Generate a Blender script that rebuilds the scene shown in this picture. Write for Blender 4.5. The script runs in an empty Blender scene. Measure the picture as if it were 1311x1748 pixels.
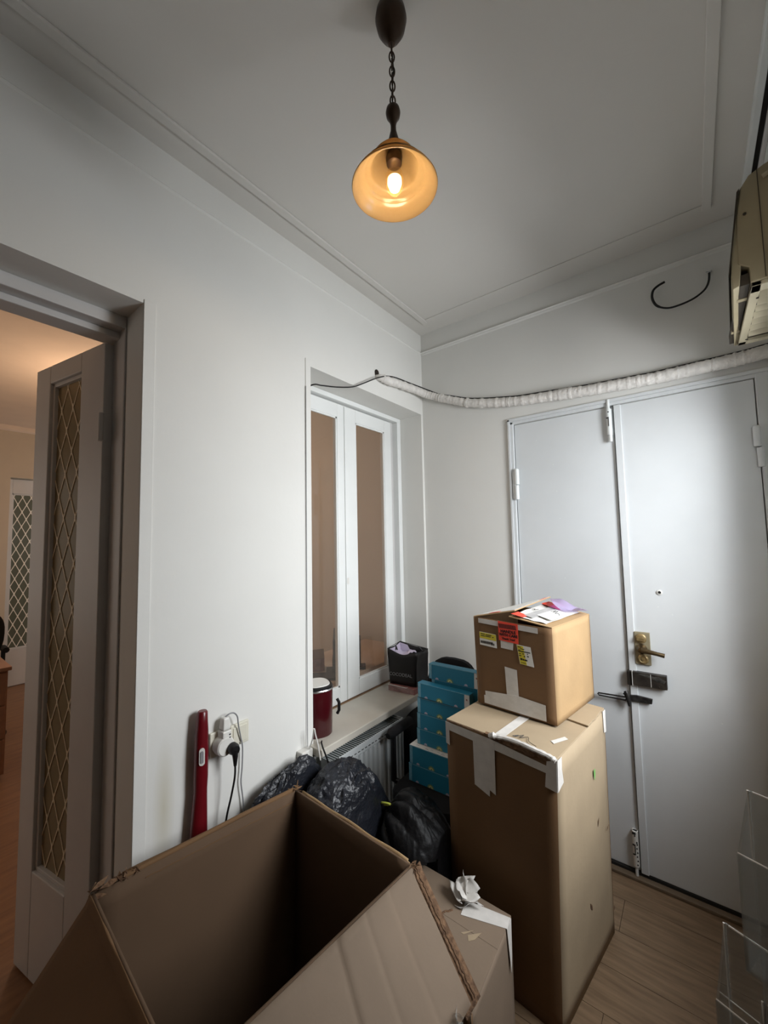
import bpy, bmesh, math, random
from mathutils import Vector, Matrix, noise
from math import sin, cos, pi, radians as R

random.seed(7)
S = bpy.context.scene
COL = S.collection
V = Vector

# ------------------------------------------------------------------ camera
cam_d = bpy.data.cameras.new('camera')
cam = bpy.data.objects.new('camera', cam_d)
COL.objects.link(cam)
yaw, pit, rol = 6.59099419e-01, 6.91000567e-02, -1.98115453e-02
fw = V((-sin(yaw) * cos(pit), cos(yaw) * cos(pit), sin(pit)))
rt = V((cos(yaw), sin(yaw), 0))
up = rt.cross(fw)
r2 = cos(rol) * rt + sin(rol) * up
u2 = -sin(rol) * rt + cos(rol) * up
M = Matrix((r2, u2, -fw)).transposed().to_4x4()
M.translation = V((1.335, -2.15, 1.51))
cam.matrix_world = M
cam_d.sensor_fit = 'VERTICAL'
cam_d.sensor_height = 36.0
cam_d.lens = 681.04 / 1748 * 36.0
cam_d.clip_start = 0.02
S.camera = cam

# ------------------------------------------------------------------ world, lights, exposure
w = bpy.data.worlds.new('world')
S.world = w
w.use_nodes = True
w.node_tree.nodes['Background'].inputs[0].default_value = (0.70, 0.82, 1.0, 1)
w.node_tree.nodes['Background'].inputs[1].default_value = 0.9
S.view_settings.view_transform = 'Standard'
S.view_settings.look = 'None'
S.view_settings.gamma = 1.0
S.view_settings.use_curve_mapping = False
S.view_settings.exposure = 0.0


def light(name, kind, loc, energy, color, size=None, sizey=None, aim=None, radius=None, spread=None):
    d = bpy.data.lights.new(name, kind)
    d.energy = energy
    d.color = color
    if kind == 'AREA':
        d.shape = 'RECTANGLE'
        d.size, d.size_y = size, sizey
        if spread:
            d.spread = spread
    elif radius is not None:
        d.shadow_soft_size = radius
    o = bpy.data.objects.new(name, d)
    COL.objects.link(o)
    o.location = loc
    if aim:
        o.rotation_euler = V(aim).to_track_quat('-Z', 'Y').to_euler()
    return o


# daylight standing outside the glazed right wall
light('window_daylight', 'AREA', (2.12, -0.66, 1.86), 87, (0.94, 0.97, 1.0), 0.85, 1.0, aim=(-1, 0.22, -0.35))
# warm lamp of the next room
light('office_lamp_light', 'POINT', (-2.3, -1.0, 2.35), 22, (1.0, 0.72, 0.50), radius=0.12)
# daylight of the windows of the next room
light('office_daylight', 'AREA', (-2.6, -3.3, 1.5), 9, (1.0, 0.93, 0.85), 1.6, 1.4, aim=(0.3, 1, 0))


# ------------------------------------------------------------------ materials
def lin(c):
    return tuple(((x / 255) / 12.92 if x / 255 <= 0.04045 else ((x / 255 + 0.055) / 1.055) ** 2.4) for x in c)


def mat(name, rgb, rough=0.6, metal=0.0, vary=0.06, nscale=6.0, bump=0.0, bscale=80.0, rgb2=None, stretch=None,
        trans=0.0, alpha=1.0, emit=None, coat=0.0, spec=0.5, ior=1.45, subsurf=0, detail=4):
    m = bpy.data.materials.new(name)
    m.use_nodes = True
    nt = m.node_tree
    b = nt.nodes['Principled BSDF']
    b.inputs['Roughness'].default_value = rough
    b.inputs['Metallic'].default_value = metal
    b.inputs['IOR'].default_value = ior
    b.inputs['Specular IOR Level'].default_value = spec
    b.inputs['Transmission Weight'].default_value = trans
    b.inputs['Alpha'].default_value = alpha
    b.inputs['Coat Weight'].default_value = coat
    c = lin(rgb)
    tc = nt.nodes.new('ShaderNodeTexCoord')
    mp = nt.nodes.new('ShaderNodeMapping')
    nt.links.new(tc.outputs['Object'], mp.inputs[0])
    if stretch:
        mp.inputs['Scale'].default_value = stretch
    n = nt.nodes.new('ShaderNodeTexNoise')
    n.inputs['Scale'].default_value = nscale
    n.inputs['Detail'].default_value = detail
    nt.links.new(mp.outputs[0], n.inputs['Vector'])
    r = nt.nodes.new('ShaderNodeValToRGB')
    c2 = lin(rgb2) if rgb2 else tuple(x * (1 - vary * 1.6) for x in c)
    c1 = c if rgb2 else tuple(min(1, x * (1 + vary)) for x in c)
    r.color_ramp.elements[0].color = (*c2, 1)
    r.color_ramp.elements[1].color = (*c1, 1)
    r.color_ramp.elements[0].position = 0.3
    r.color_ramp.elements[1].position = 0.7
    nt.links.new(n.outputs['Fac'], r.inputs[0])
    nt.links.new(r.outputs[0], b.inputs['Base Color'])
    if bump:
        n2 = nt.nodes.new('ShaderNodeTexNoise')
        n2.inputs['Scale'].default_value = bscale
        n2.inputs['Detail'].default_value = 3
        nt.links.new(mp.outputs[0], n2.inputs['Vector'])
        bp = nt.nodes.new('ShaderNodeBump')
        bp.inputs['Strength'].default_value = bump
        bp.inputs['Distance'].default_value = 0.004
        nt.links.new(n2.outputs['Fac'], bp.inputs['Height'])
        nt.links.new(bp.outputs[0], b.inputs['Normal'])
    if emit:
        b.inputs['Emission Color'].default_value = (*lin(emit[0]), 1)
        b.inputs['Emission Strength'].default_value = emit[1]
    return m


def glassy(name, tint, gloss_rough=0.02, fac=0.12, tcol=(1, 1, 1), extra=0.0):
    """thin pane: transparent with a Fresnel share of reflection, plus a share of diffuse dust"""
    m = bpy.data.materials.new(name)
    m.use_nodes = True
    nt = m.node_tree
    for x in list(nt.nodes):
        nt.nodes.remove(x)
    out = nt.nodes.new('ShaderNodeOutputMaterial')
    tr = nt.nodes.new('ShaderNodeBsdfTransparent')
    tr.inputs[0].default_value = (*tcol, 1)
    gl = nt.nodes.new('ShaderNodeBsdfGlossy')
    gl.inputs['Roughness'].default_value = gloss_rough
    fr = nt.nodes.new('ShaderNodeFresnel')
    # the far side of the slab is met from within: keep the share of reflection the same there
    ge = nt.nodes.new('ShaderNodeNewGeometry')
    io = nt.nodes.new('ShaderNodeMix')
    io.inputs[2].default_value = 1.45
    io.inputs[3].default_value = 1 / 1.45
    nt.links.new(ge.outputs['Backfacing'], io.inputs[0])
    nt.links.new(io.outputs[0], fr.inputs[0])
    mx = nt.nodes.new('ShaderNodeMixShader')
    nt.links.new(fr.outputs[0], mx.inputs[0])
    nt.links.new(tr.outputs[0], mx.inputs[1])
    nt.links.new(gl.outputs[0], mx.inputs[2])
    df = nt.nodes.new('ShaderNodeBsdfDiffuse')
    df.inputs[0].default_value = (*lin(tint), 1)
    m2 = nt.nodes.new('ShaderNodeMixShader')
    m2.inputs[0].default_value = fac
    nt.links.new(mx.outputs[0], m2.inputs[1])
    nt.links.new(df.outputs[0], m2.inputs[2])
    nt.links.new(m2.outputs[0], out.inputs[0])
    return m


def translucent(name, rgb, tfac=0.55, gloss=0.06):
    m = bpy.data.materials.new(name)
    m.use_nodes = True
    nt = m.node_tree
    for x in list(nt.nodes):
        nt.nodes.remove(x)
    out = nt.nodes.new('ShaderNodeOutputMaterial')
    c = (*lin(rgb), 1)
    nz = nt.nodes.new('ShaderNodeTexNoise')
    nz.inputs['Scale'].default_value = 14
    nz.inputs['Distortion'].default_value = 1.5
    rp = nt.nodes.new('ShaderNodeValToRGB')
    rp.color_ramp.elements[0].color = tuple(x * 0.9 for x in c[:3]) + (1,)
    rp.color_ramp.elements[1].color = c
    nt.links.new(nz.outputs['Fac'], rp.inputs[0])
    tl = nt.nodes.new('ShaderNodeBsdfTranslucent')
    df = nt.nodes.new('ShaderNodeBsdfDiffuse')
    gl = nt.nodes.new('ShaderNodeBsdfGlossy')
    gl.inputs['Roughness'].default_value = 0.15
    nt.links.new(rp.outputs[0], tl.inputs[0])
    nt.links.new(rp.outputs[0], df.inputs[0])
    a = nt.nodes.new('ShaderNodeMixShader')
    a.inputs[0].default_value = tfac
    nt.links.new(df.outputs[0], a.inputs[1])
    nt.links.new(tl.outputs[0], a.inputs[2])
    b = nt.nodes.new('ShaderNodeMixShader')
    b.inputs[0].default_value = gloss
    nt.links.new(a.outputs[0], b.inputs[1])
    nt.links.new(gl.outputs[0], b.inputs[2])
    nt.links.new(b.outputs[0], out.inputs[0])
    return m


m_wall = mat('white_wall_paint', (222, 221, 216), 0.75, vary=0.02, nscale=2.0, bump=0.12, bscale=30)
m_ceil = mat('ceiling_paint', (216, 213, 207), 0.85, vary=0.02, nscale=1.5, bump=0.08, bscale=20)
m_gloss = mat('white_enamel', (224, 227, 226), 0.32, vary=0.02, nscale=4, bump=0.06, bscale=18, spec=0.5)
m_door = mat('grey_white_steel_paint', (214, 217, 218), 0.42, vary=0.035, nscale=3, bump=0.10, bscale=22)
m_sash = mat('window_enamel', (230, 232, 230), 0.35, vary=0.02, nscale=5, bump=0.10, bscale=40)
m_frame = mat('aged_enamel', (204, 202, 200), 0.5, vary=0.03, nscale=5, bump=0.1, bscale=40)
m_brownwall = mat('bounce_cut_brown', (110, 90, 70), 0.7)  # brown of the unseen walls, added to cut bounce light
m_room = mat('office_wall_paint', (200, 186, 166), 0.8, vary=0.02)
m_oceil = mat('office_ceiling_paint', (226, 205, 184), 0.8, vary=0.02)
m_floor = mat('laminate_oak', (142, 118, 92), 0.5, rgb2=(112, 90, 68), nscale=9, stretch=(0.7, 7, 1), bump=0.05, bscale=60, detail=8)
m_gap = mat('dark_joint', (50, 40, 30), 0.9)
m_ofloor = mat('office_laminate', (140, 100, 66), 0.4, rgb2=(116, 80, 52), nscale=6, stretch=(6, 0.8, 1))
m_card = mat('brown_cardboard', (112, 83, 54), 0.82, vary=0.05, nscale=7, bump=0.08, bscale=120)  # brown deepened to carry the shade on faces away from the window
m_card4 = mat('dimmed_grey_cardboard', (126, 109, 92), 0.82, vary=0.05, nscale=6, bump=0.08, bscale=90)  # greyed copy; the shade on the flap and low carton is in its colour
m_card2 = mat('lit_tan_cardboard', (166, 137, 99), 0.8, vary=0.05, nscale=9, bump=0.10, bscale=90)  # lighter copy; window light on the small box is put into the colour
m_card3 = mat('lit_pale_cardboard', (160, 142, 116), 0.82, vary=0.06, nscale=5, bump=0.10, bscale=60)  # paler copy with window light on the tall carton painted in
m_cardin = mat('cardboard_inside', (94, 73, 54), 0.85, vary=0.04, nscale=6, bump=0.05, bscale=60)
m_torn = mat('torn_card_edge', (128, 98, 72), 0.9, vary=0.3, nscale=90, rgb2=(74, 52, 36), bump=0.5, bscale=250)
m_ptape = mat('white_paper_tape', (206, 202, 196), 0.6, vary=0.06, nscale=30, bump=0.2, bscale=60)
m_red = mat('red_orange_label', (236, 74, 52), 0.5, vary=0.03)
m_pink = mat('pink_tape', (236, 92, 150), 0.5, vary=0.03)
m_yel = mat('yellow_label', (206, 190, 52), 0.55, vary=0.03)
m_white = mat('white_label', (222, 220, 214), 0.55, vary=0.03)
m_ink = mat('black_ink', (22, 20, 20), 0.6)
m_blackpl = mat('black_bin_liner', (30, 32, 38), 0.36, vary=0.2, nscale=8, bump=1.0, bscale=85, spec=0.5)
m_blackpl2 = mat('matt_black_bin_liner', (17, 17, 19), 0.5, vary=0.2, nscale=8, bump=0.6, bscale=60, spec=0.4)
m_black = mat('black_plastic', (20, 19, 20), 0.45, vary=0.15)
m_blackf = mat('black_fabric', (18, 17, 19), 0.9, vary=0.2, bump=0.3, bscale=400)
m_blackpaper = mat('black_paper_bag', (28, 26, 26), 0.5, vary=0.15, bump=0.15, bscale=25)
m_lilac = mat('lilac_tissue_paper', (206, 196, 216), 0.8, vary=0.06)
m_purple = translucent('purple_film', (196, 182, 218), 0.5, 0.12)
m_grey = mat('grey_bubble_pouch', (170, 168, 166), 0.3, vary=0.1, nscale=30)
m_blue = mat('blue_carton', (38, 126, 156), 0.5, vary=0.04, nscale=5)
m_bluepale = mat('pale_blue_print', (120, 172, 192), 0.5, vary=0.12, nscale=60)
m_cream = mat('cream_print', (216, 208, 150), 0.5, vary=0.08, nscale=60)
m_olive = mat('olive_print', (120, 150, 110), 0.5)
m_lav = mat('lavender_print', (190, 182, 200), 0.5)
m_sill = mat('sill_board', (196, 190, 178), 0.4, vary=0.05, nscale=6)
m_wood = mat('bare_wood_strip', (134, 106, 80), 0.7, vary=0.1, nscale=10)
m_rad = mat('radiator_enamel', (196, 200, 200), 0.35, vary=0.02)
m_gril = mat('shaded_grille', (92, 98, 96), 0.5)  # grey-green takes in the shade lying under the sill
m_bin = mat('dark_red_metal', (66, 8, 16), 0.3, vary=0.05, coat=0.3)
m_vac = mat('dark_red_plastic', (98, 9, 20), 0.35, vary=0.05, coat=0.3)
m_chrome = mat('steel', (190, 190, 190), 0.25, metal=1.0)
m_ivory = mat('ivory_plastic', (216, 212, 196), 0.4, vary=0.02)
m_wplast = mat('white_plastic', (220, 218, 212), 0.35, vary=0.02)
m_gcable = mat('grey_cable', (140, 140, 142), 0.5)
m_bronze = mat('bronze_lamp_metal', (66, 50, 38), 0.42, metal=0.5, vary=0.15, nscale=30)
m_brass = mat('worn_brass', (172, 150, 106), 0.38, metal=0.45, rgb2=(122, 104, 72), nscale=40)
m_plate = mat('dull_olive_plate', (156, 146, 120), 0.4, metal=0.25, vary=0.08, nscale=30)
m_handle = mat('dull_bronze_handle', (100, 84, 60), 0.35, metal=0.8, vary=0.1)
m_iron = mat('chipped_dark_paint', (62, 56, 50), 0.45, metal=0.3, rgb2=(34, 31, 28), nscale=30)
m_chip = mat('bare_metal_chips', (128, 128, 124), 0.4, metal=0.6, rgb2=(40, 38, 36), nscale=26)
m_blackiron = mat('black_iron', (26, 24, 24), 0.4, metal=0.5, rgb2=(70, 68, 66), nscale=60)
m_insul = mat('white_pipe_wrap', (226, 222, 216), 0.6, vary=0.08, nscale=40, bump=1.0, bscale=70)
m_acbody = mat('yellowed_plastic', (158, 146, 118), 0.5, vary=0.06, nscale=8)
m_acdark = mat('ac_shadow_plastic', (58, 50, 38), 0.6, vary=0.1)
m_acpale = mat('yellowed_louver', (178, 168, 142), 0.5, vary=0.05)
m_hole = mat('dark_hole', (40, 34, 28), 0.95)
m_thresh = mat('threshold_metal', (112, 96, 78), 0.5, vary=0.1)
m_dark = mat('dark_seam', (34, 32, 30), 0.8)
m_lattice = mat('pale_lattice', (232, 216, 188), 0.6, vary=0.03)
m_lattice2 = mat('backlit_white_lattice', (240, 236, 226), 0.6, vary=0.03)  # white stands in for daylight catching the far door's bars
m_desk = mat('pale_desk_laminate', (196, 174, 154), 0.5, vary=0.05)
m_cab = mat('beech_cabinet', (158, 122, 102), 0.5, vary=0.06, nscale=4, stretch=(1, 1, 8))
m_pinkpk = mat('dusty_pink_carton', (150, 96, 92), 0.5, vary=0.2, nscale=40)
m_cello = glassy('clear_film', (220, 210, 205), 0.05, 0.12)
m_acryl = glassy('clear_acrylic', (170, 168, 164), 0.03, 0.16, (0.93, 0.94, 0.93))
m_acedge = mat('bright_acrylic_edge', (214, 206, 198), 0.2, vary=0.02)
m_pane = glassy('window_glass', (200, 190, 178), 0.02, 0.05)
m_frost = glassy('reeded_glass', (148, 136, 110), 0.25, 0.78, (0.8, 0.7, 0.55))
m_shade = translucent('alabaster_glass', (168, 144, 106), 0.55, 0.012)
m_bulbglass = glassy('bulb_glass', (255, 220, 160), 0.03, 0.04, (1, 0.97, 0.9))
m_fil = mat('glowing_filament', (255, 220, 150), 0.5, emit=((255, 214, 140), 9.0))
m_green = mat('green_marker', (112, 176, 92), 0.6)
m_tie = mat('yellow_tie', (206, 214, 90), 0.4)
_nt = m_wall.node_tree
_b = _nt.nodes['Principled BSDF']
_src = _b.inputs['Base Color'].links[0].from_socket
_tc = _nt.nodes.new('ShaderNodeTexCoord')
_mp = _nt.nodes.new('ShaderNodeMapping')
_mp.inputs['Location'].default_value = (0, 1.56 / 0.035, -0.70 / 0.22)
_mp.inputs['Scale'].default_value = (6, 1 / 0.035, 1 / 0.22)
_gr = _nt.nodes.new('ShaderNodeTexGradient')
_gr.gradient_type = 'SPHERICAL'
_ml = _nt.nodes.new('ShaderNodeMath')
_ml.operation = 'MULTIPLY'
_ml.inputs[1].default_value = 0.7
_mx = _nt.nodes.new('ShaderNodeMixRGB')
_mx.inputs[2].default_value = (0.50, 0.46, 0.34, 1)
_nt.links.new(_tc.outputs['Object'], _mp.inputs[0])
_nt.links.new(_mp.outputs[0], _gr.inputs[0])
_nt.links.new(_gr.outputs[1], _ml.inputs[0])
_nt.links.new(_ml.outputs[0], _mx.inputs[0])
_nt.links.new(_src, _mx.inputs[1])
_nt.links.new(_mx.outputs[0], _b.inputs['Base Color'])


# ------------------------------------------------------------------ mesh builder
class MB:
    def __init__(s):
        s.v, s.f = [], []

    def add(s, vs, fs):
        k = len(s.v)
        s.v += [V(x) for x in vs]
        s.f += [[i + k for i in f] for f in fs]
        return s

    def box(s, a, b):
        x0, y0, z0 = (min(a[i], b[i]) for i in range(3))
        x1, y1, z1 = (max(a[i], b[i]) for i in range(3))
        return s.hexa([(x0, y0, z0), (x1, y0, z0), (x1, y1, z0), (x0, y1, z0)], [(x0, y0, z1), (x1, y0, z1), (x1, y1, z1), (x0, y1, z1)])

    def hexa(s, lo, hi):
        return s.add(list(lo) + list(hi), [(3, 2, 1, 0), (4, 5, 6, 7), (0, 1, 5, 4), (1, 2, 6, 5), (2, 3, 7, 6), (3, 0, 4, 7)])

    def prism(s, poly, d):
        """poly: 3D points in a plane; extruded by vector d"""
        n = len(poly)
        d = V(d)
        return s.add([V(p) for p in poly] + [V(p) + d for p in poly],
                     [tuple(range(n))[::-1], tuple(range(n, 2 * n))] + [(i, (i + 1) % n, (i + 1) % n + n, i + n) for i in range(n)])

    def tube(s, pts, r, n=10, cap=True, close=False):
        pts = [V(p) for p in pts]
        m = len(pts)
        rs = r if isinstance(r, (list, tuple)) else [r] * m
        k = len(s.v)
        prev = None
        for i, p in enumerate(pts):
            if close:
                t = (pts[(i + 1) % m] - pts[i - 1]).normalized()
            else:
                t = (pts[min(i + 1, m - 1)] - pts[max(i - 1, 0)]).normalized()
            if prev is None:
                a = V((0, 0, 1)) if abs(t.z) < 0.9 else V((1, 0, 0))
                prev = t.cross(a).normalized()
            u = (prev - t * prev.dot(t)).normalized()
            prev = u
            q = t.cross(u)
            for j in range(n):
                a = 2 * pi * j / n
                s.v.append(p + (u * cos(a) + q * sin(a)) * rs[i])
        for i in range(m if close else m - 1):
            i2 = (i + 1) % m
            for j in range(n):
                s.f.append([k + i * n + j, k + i * n + (j + 1) % n, k + i2 * n + (j + 1) % n, k + i2 * n + j])
        if cap and not close:
            s.f.append([k + j for j in range(n)][::-1])
            s.f.append([k + (m - 1) * n + j for j in range(n)])
        return s

    def lathe(s, prof, o=(0, 0, 0), axis=(0, 0, 1), n=32, cap0=False, cap1=False):
        ax = V(axis).normalized()
        a = V((1, 0, 0)) if abs(ax.x) < 0.9 else V((0, 1, 0))
        u = ax.cross(a).normalized()
        q = ax.cross(u)
        k = len(s.v)
        for r, h in prof:
            for j in range(n):
                t = 2 * pi * j / n
                s.v.append(V(o) + ax * h + (u * cos(t) + q * sin(t)) * r)
        for i in range(len(prof) - 1):
            for j in range(n):
                s.f.append([k + i * n + j, k + i * n + (j + 1) % n, k + (i + 1) * n + (j + 1) % n, k + (i + 1) * n + j])
        if cap0:
            s.f.append([k + j for j in range(n)][::-1])
        if cap1:
            s.f.append([k + (len(prof) - 1) * n + j for j in range(n)])
        return s

    def disc(s, c, axis, r, h, n=24):
        return s.lathe([(r, 0), (r, h)], c, axis, n, True, True)

    def grid(s, fn, nu, nv):
        k = len(s.v)
        for i in range(nu + 1):
            for j in range(nv + 1):
                s.v.append(V(fn(i / nu, j / nv)))
        for i in range(nu):
            for j in range(nv):
                a = k + i * (nv + 1) + j
                s.f.append([a, a + nv + 1, a + nv + 2, a + 1])
        return s


ROOT = {}


def raw(name, mb, m, smooth=False, off=V((0, 0, 0))):
    me = bpy.data.meshes.new(name)
    me.from_pydata([tuple(v - off) for v in mb.v], [], mb.f)
    me.validate()
    bm = bmesh.new()
    bm.from_mesh(me)
    bmesh.ops.recalc_face_normals(bm, faces=bm.faces)
    bm.to_mesh(me)
    bm.free()
    if smooth:
        for p in me.polygons:
            p.use_smooth = True
        try:
            me.set_sharp_from_angle(angle=R(42))
        except Exception:
            pass
    me.materials.append(m)
    o = bpy.data.objects.new(name, me)
    COL.objects.link(o)
    return o


def bevel(o, wd, seg=2):
    md = o.modifiers.new('bevel', 'BEVEL')
    md.width = wd
    md.segments = seg
    md.limit_method = 'ANGLE'
    md.angle_limit = R(40)
    return o


def solid(o, t, offset=-1):
    md = o.modifiers.new('solid', 'SOLIDIFY')
    md.thickness = t
    md.offset = offset
    return o


def thing(name, loc, label=None, cat=None, group=None, kind=None):
    o = bpy.data.objects.new(name, None)
    o.empty_display_size = 0.05
    COL.objects.link(o)
    o.location = loc
    ROOT[o.name] = V(loc)
    if label:
        o['label'] = label
    if cat:
        o['category'] = cat
    if group:
        o['group'] = group
    if kind:
        o['kind'] = kind
    return o


def part(name, mb, m, parent, smooth=False, bev=0, label=None, kind=None):
    off = ROOT[parent.name]
    o = raw(name, mb, m, smooth, off)
    o.parent = parent
    ROOT[o.name] = off
    if bev:
        bevel(o, bev)
    if label:
        o['label'] = label
    if kind:
        o['kind'] = kind
    return o


def single(name, mb, m, label, cat, smooth=False, bev=0, group=None, kind=None):
    c = V((sum(v.x for v in mb.v) / len(mb.v), sum(v.y for v in mb.v) / len(mb.v), min(v.z for v in mb.v)))
    o = raw(name, mb, m, smooth, c)
    o.location = c
    ROOT[o.name] = c
    if label:
        o['label'] = label
    if cat:
        o['category'] = cat
    if group:
        o['group'] = group
    if kind:
        o['kind'] = kind
    if bev:
        bevel(o, bev)
    return o


def structure(name, mb, m, bev=0, label=None):
    o = raw(name, mb, m)
    o['kind'] = 'structure'
    ROOT[o.name] = V((0, 0, 0))
    if label:
        o['label'] = label
    if bev:
        bevel(o, bev)
    return o


def text_part(name, txt, size, origin, ux, uy, m, parent, depth=0.0006, align='CENTER', bold=0.0):
    cu = bpy.data.curves.new(name, 'FONT')
    cu.body = txt
    cu.size = size
    cu.align_x = align
    cu.align_y = 'CENTER'
    cu.extrude = depth
    cu.offset = bold
    cu.resolution_u = 3
    o = bpy.data.objects.new(name, cu)
    COL.objects.link(o)
    bpy.context.view_layer.update()
    dg = bpy.context.evaluated_depsgraph_get()
    me = bpy.data.meshes.new_from_object(o.evaluated_get(dg))
    bpy.data.objects.remove(o)
    ux, uy = V(ux).normalized(), V(uy).normalized()
    uz = ux.cross(uy).normalized()
    mm = Matrix((ux, uy, uz)).transposed().to_4x4()
    mm.translation = V(origin) - ROOT[parent.name]
    me.transform(mm)
    me.materials.clear()
    me.materials.append(m)
    p = bpy.data.objects.new(name, me)
    COL.objects.link(p)
    p.parent = parent
    ROOT[p.name] = ROOT[parent.name]
    return p


class Face:
    """bilinear face: corners bottom-left, bottom-right, top-right, top-left seen from outside"""
    def __init__(s, bl, br, tr, tl):
        s.c = [V(bl), V(br), V(tr), V(tl)]
        s.n = (s.c[1] - s.c[0]).cross(s.c[3] - s.c[0]).normalized()
        s.ux = (s.c[1] - s.c[0]).normalized()
        s.uy = (s.c[3] - s.c[0]).normalized()

    def at(s, u, v, e=0.0):
        a, b, c, d = s.c
        return a * (1 - u) * (1 - v) + b * u * (1 - v) + c * u * v + d * (1 - u) * v + s.n * e

    def patch(s, mb, uv, e=0.0008, t=0.0008):
        return mb.prism([s.at(u, v, e) for u, v in uv], s.n * t)


def jag(p, q, amp, n, nrm, seed=0):
    """jagged polyline from p to q displaced along nrm"""
    rnd = random.Random(seed)
    p, q = V(p), V(q)
    return [p.lerp(q, i / n) + V(nrm) * (rnd.uniform(-amp, amp) if 0 < i < n else 0) for i in range(n + 1)]


# ================================================================== ROOM SHELL
RX = 1.62          # right wall
BY = -5.2          # unseen back wall, set far to cut bounce light
H = 2.83
TH = 0.25

# floor slab and planks (room), office floor
fl = structure('floor', MB().box((-0.0, BY, -0.06), (RX, 0.0, -0.012)), m_gap)
k = 0
y = 0.0
row = 0
PW = 0.165
while y > BY + 0.01:
    y1 = max(BY, y - PW)
    cut = [0.0] + ([0.55] if row % 3 == 0 else [1.02] if row % 3 == 1 else [0.28, 1.45]) + [RX]
    for a, b in zip(cut[:-1], cut[1:]):
        mb = MB().box((a + 0.0008, y1 + 0.0008, -0.012), (b - 0.0008, y - 0.0008, 0.0))
        part('plank', mb, m_floor, fl)
    y = y1
    row += 1
structure('floor_office', MB().box((-4.75, -3.6, -0.06), (-0.25, 0.8, 0.0)), m_ofloor)
# door threshold gap floor
structure('floor_doorway', MB().box((-0.25, -2.76, -0.06), (0.0, -1.645, 0.0)), m_ofloor)

# ceiling: field with a raised bead rectangle
ce = structure('ceiling', MB().box((-0.0, BY, H), (RX, 0.0, H + 0.08)), m_ceil)
bead = MB()
for a, b in (((0.095, BY, H - 0.010), (0.125, -0.118, H)), ((0.125, -0.150, H - 0.004), (1.44, -0.118, H)), ((1.435, BY, H - 0.010), (1.465, -0.118, H))):
    bead.box(a, b)
o = part('ceiling_bead', bead, m_ceil, ce)
bevel(o, 0.003)
structure('ceiling_office', MB().box((-4.75, -3.6, H), (-0.25, 0.8, H + 0.08)), m_oceil)

# left wall with doorway (y -2.76..-1.648, z..2.273) and window (y -.954..-.02, z .615..2.302)
DY0, DY1, DZ = -2.76, -1.648, 2.273
WY0, WY1, WZ0, WZ1 = -0.954, -0.020, 0.615, 2.302
mb = MB()
mb.box((-TH, BY, 0), (0, DY0, H))
mb.box((-TH, DY0, DZ), (0, DY1, H))
mb.box((-TH, DY1, 0), (0, WY0, H))
mb.box((-TH, WY0, 0), (0, WY1, WZ0))
mb.box((-TH, WY0, WZ1), (0, WY1, H))
mb.box((-TH, WY1, 0), (0, 0.12, H))
wl = structure('wall_left', mb, m_wall)
# flat raised band round the doorway and the window, faint picture ridge high on the wall
t = MB()
t.box((0, DY1, 0), (0.004, DY1 + 0.036, DZ + 0.012))
part('door_surround', t, m_wall, wl, bev=0.0015)
t = MB()
t.box((0, WY0 - 0.030, 0.65), (0.004, WY0, WZ1 + 0.03))
part('window_surround', t, m_wall, wl, bev=0.0015)
t = MB()
t.prism([(0, -2.9, 2.700), (0.006, -2.9, 2.707), (0, -2.9, 2.714)], (0, 2.89, 0))
part('wall_ridge', t, m_wall, wl)

# far wall (with the double entrance door recess), leaves at y=0
DX0, DX1, DH = 0.582, 1.561, 2.127
mb = MB()
mb.box((0, 0, 0), (0.553, 0.12, H))
mb.box((0.553, 0, DH), (RX, 0.12, H))
mb.box((DX1, 0, 0), (RX + 0.15, 0.12, DH))
mb.box((0.553, 0.045, 0), (DX1, 0.12, DH))
wf = structure('wall_far', mb, m_wall)
t = MB()
t.prism([(0, 0, 2.694), (0, -0.006, 2.699), (0, -0.008, 2.706), (0, -0.014, 2.710), (0, -0.008, 2.716), (0, 0, 2.720)], (RX, 0, 0))
part('picture_bead', t, m_wall, wf)
t = MB()
t.tube([(-0.002 + 0.012, -0.004, 2.468), (0.012, -0.006, 2.456), (0.030, -0.004, 2.447)], [0.004, 0.009, 0.003], 6)
part('plaster_patch', t, m_wall, wf, True)

# back wall
structure('wall_back', MB().box((-TH, BY - 0.1, 0), (RX + 0.1, BY, H)), m_brownwall)

# right wall with wide glazing outside the frame
GY0, GY1, GZ0, GZ1 = -1.12, -0.28, 1.00, 2.12
mb = MB()
structure('wall_right_lower', MB().box((RX, BY, 0), (RX + 0.15, 0.0, GZ0)), m_brownwall)
mb.box((RX, BY, GZ1), (RX + 0.15, 0.0, H))
mb.box((RX, -1.75, GZ0), (RX + 0.15, GY0, GZ1))
structure('wall_right_hall', MB().box((RX, BY, GZ0), (RX + 0.15, -1.75, GZ1)), m_brownwall)
mb.box((RX, GY1, GZ0), (RX + 0.15, 0.0, GZ1))
structure('wall_right', mb, m_wall)
win2 = thing('window_2', (RX, -0.70, GZ0), kind='structure')
fr = MB()
for yy in (GY0, -0.72, GY1 - 0.05):
    fr.box((RX + 0.04, yy, GZ0), (RX + 0.09, yy + 0.05, GZ1))
fr.box((RX + 0.04, GY0, GZ0), (RX + 0.09, GY1, GZ0 + 0.05))
fr.box((RX + 0.04, GY0, GZ1 - 0.05), (RX + 0.09, GY1, GZ1))
part('window_frame', fr, m_gloss, win2)
for a, b in ((GY0 + 0.05, -0.72), (-0.67, GY1 - 0.05)):
    part('pane', MB().box((RX + 0.063, a, GZ0 + 0.05), (RX + 0.067, b, GZ1 - 0.05)), m_pane, win2)
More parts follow.
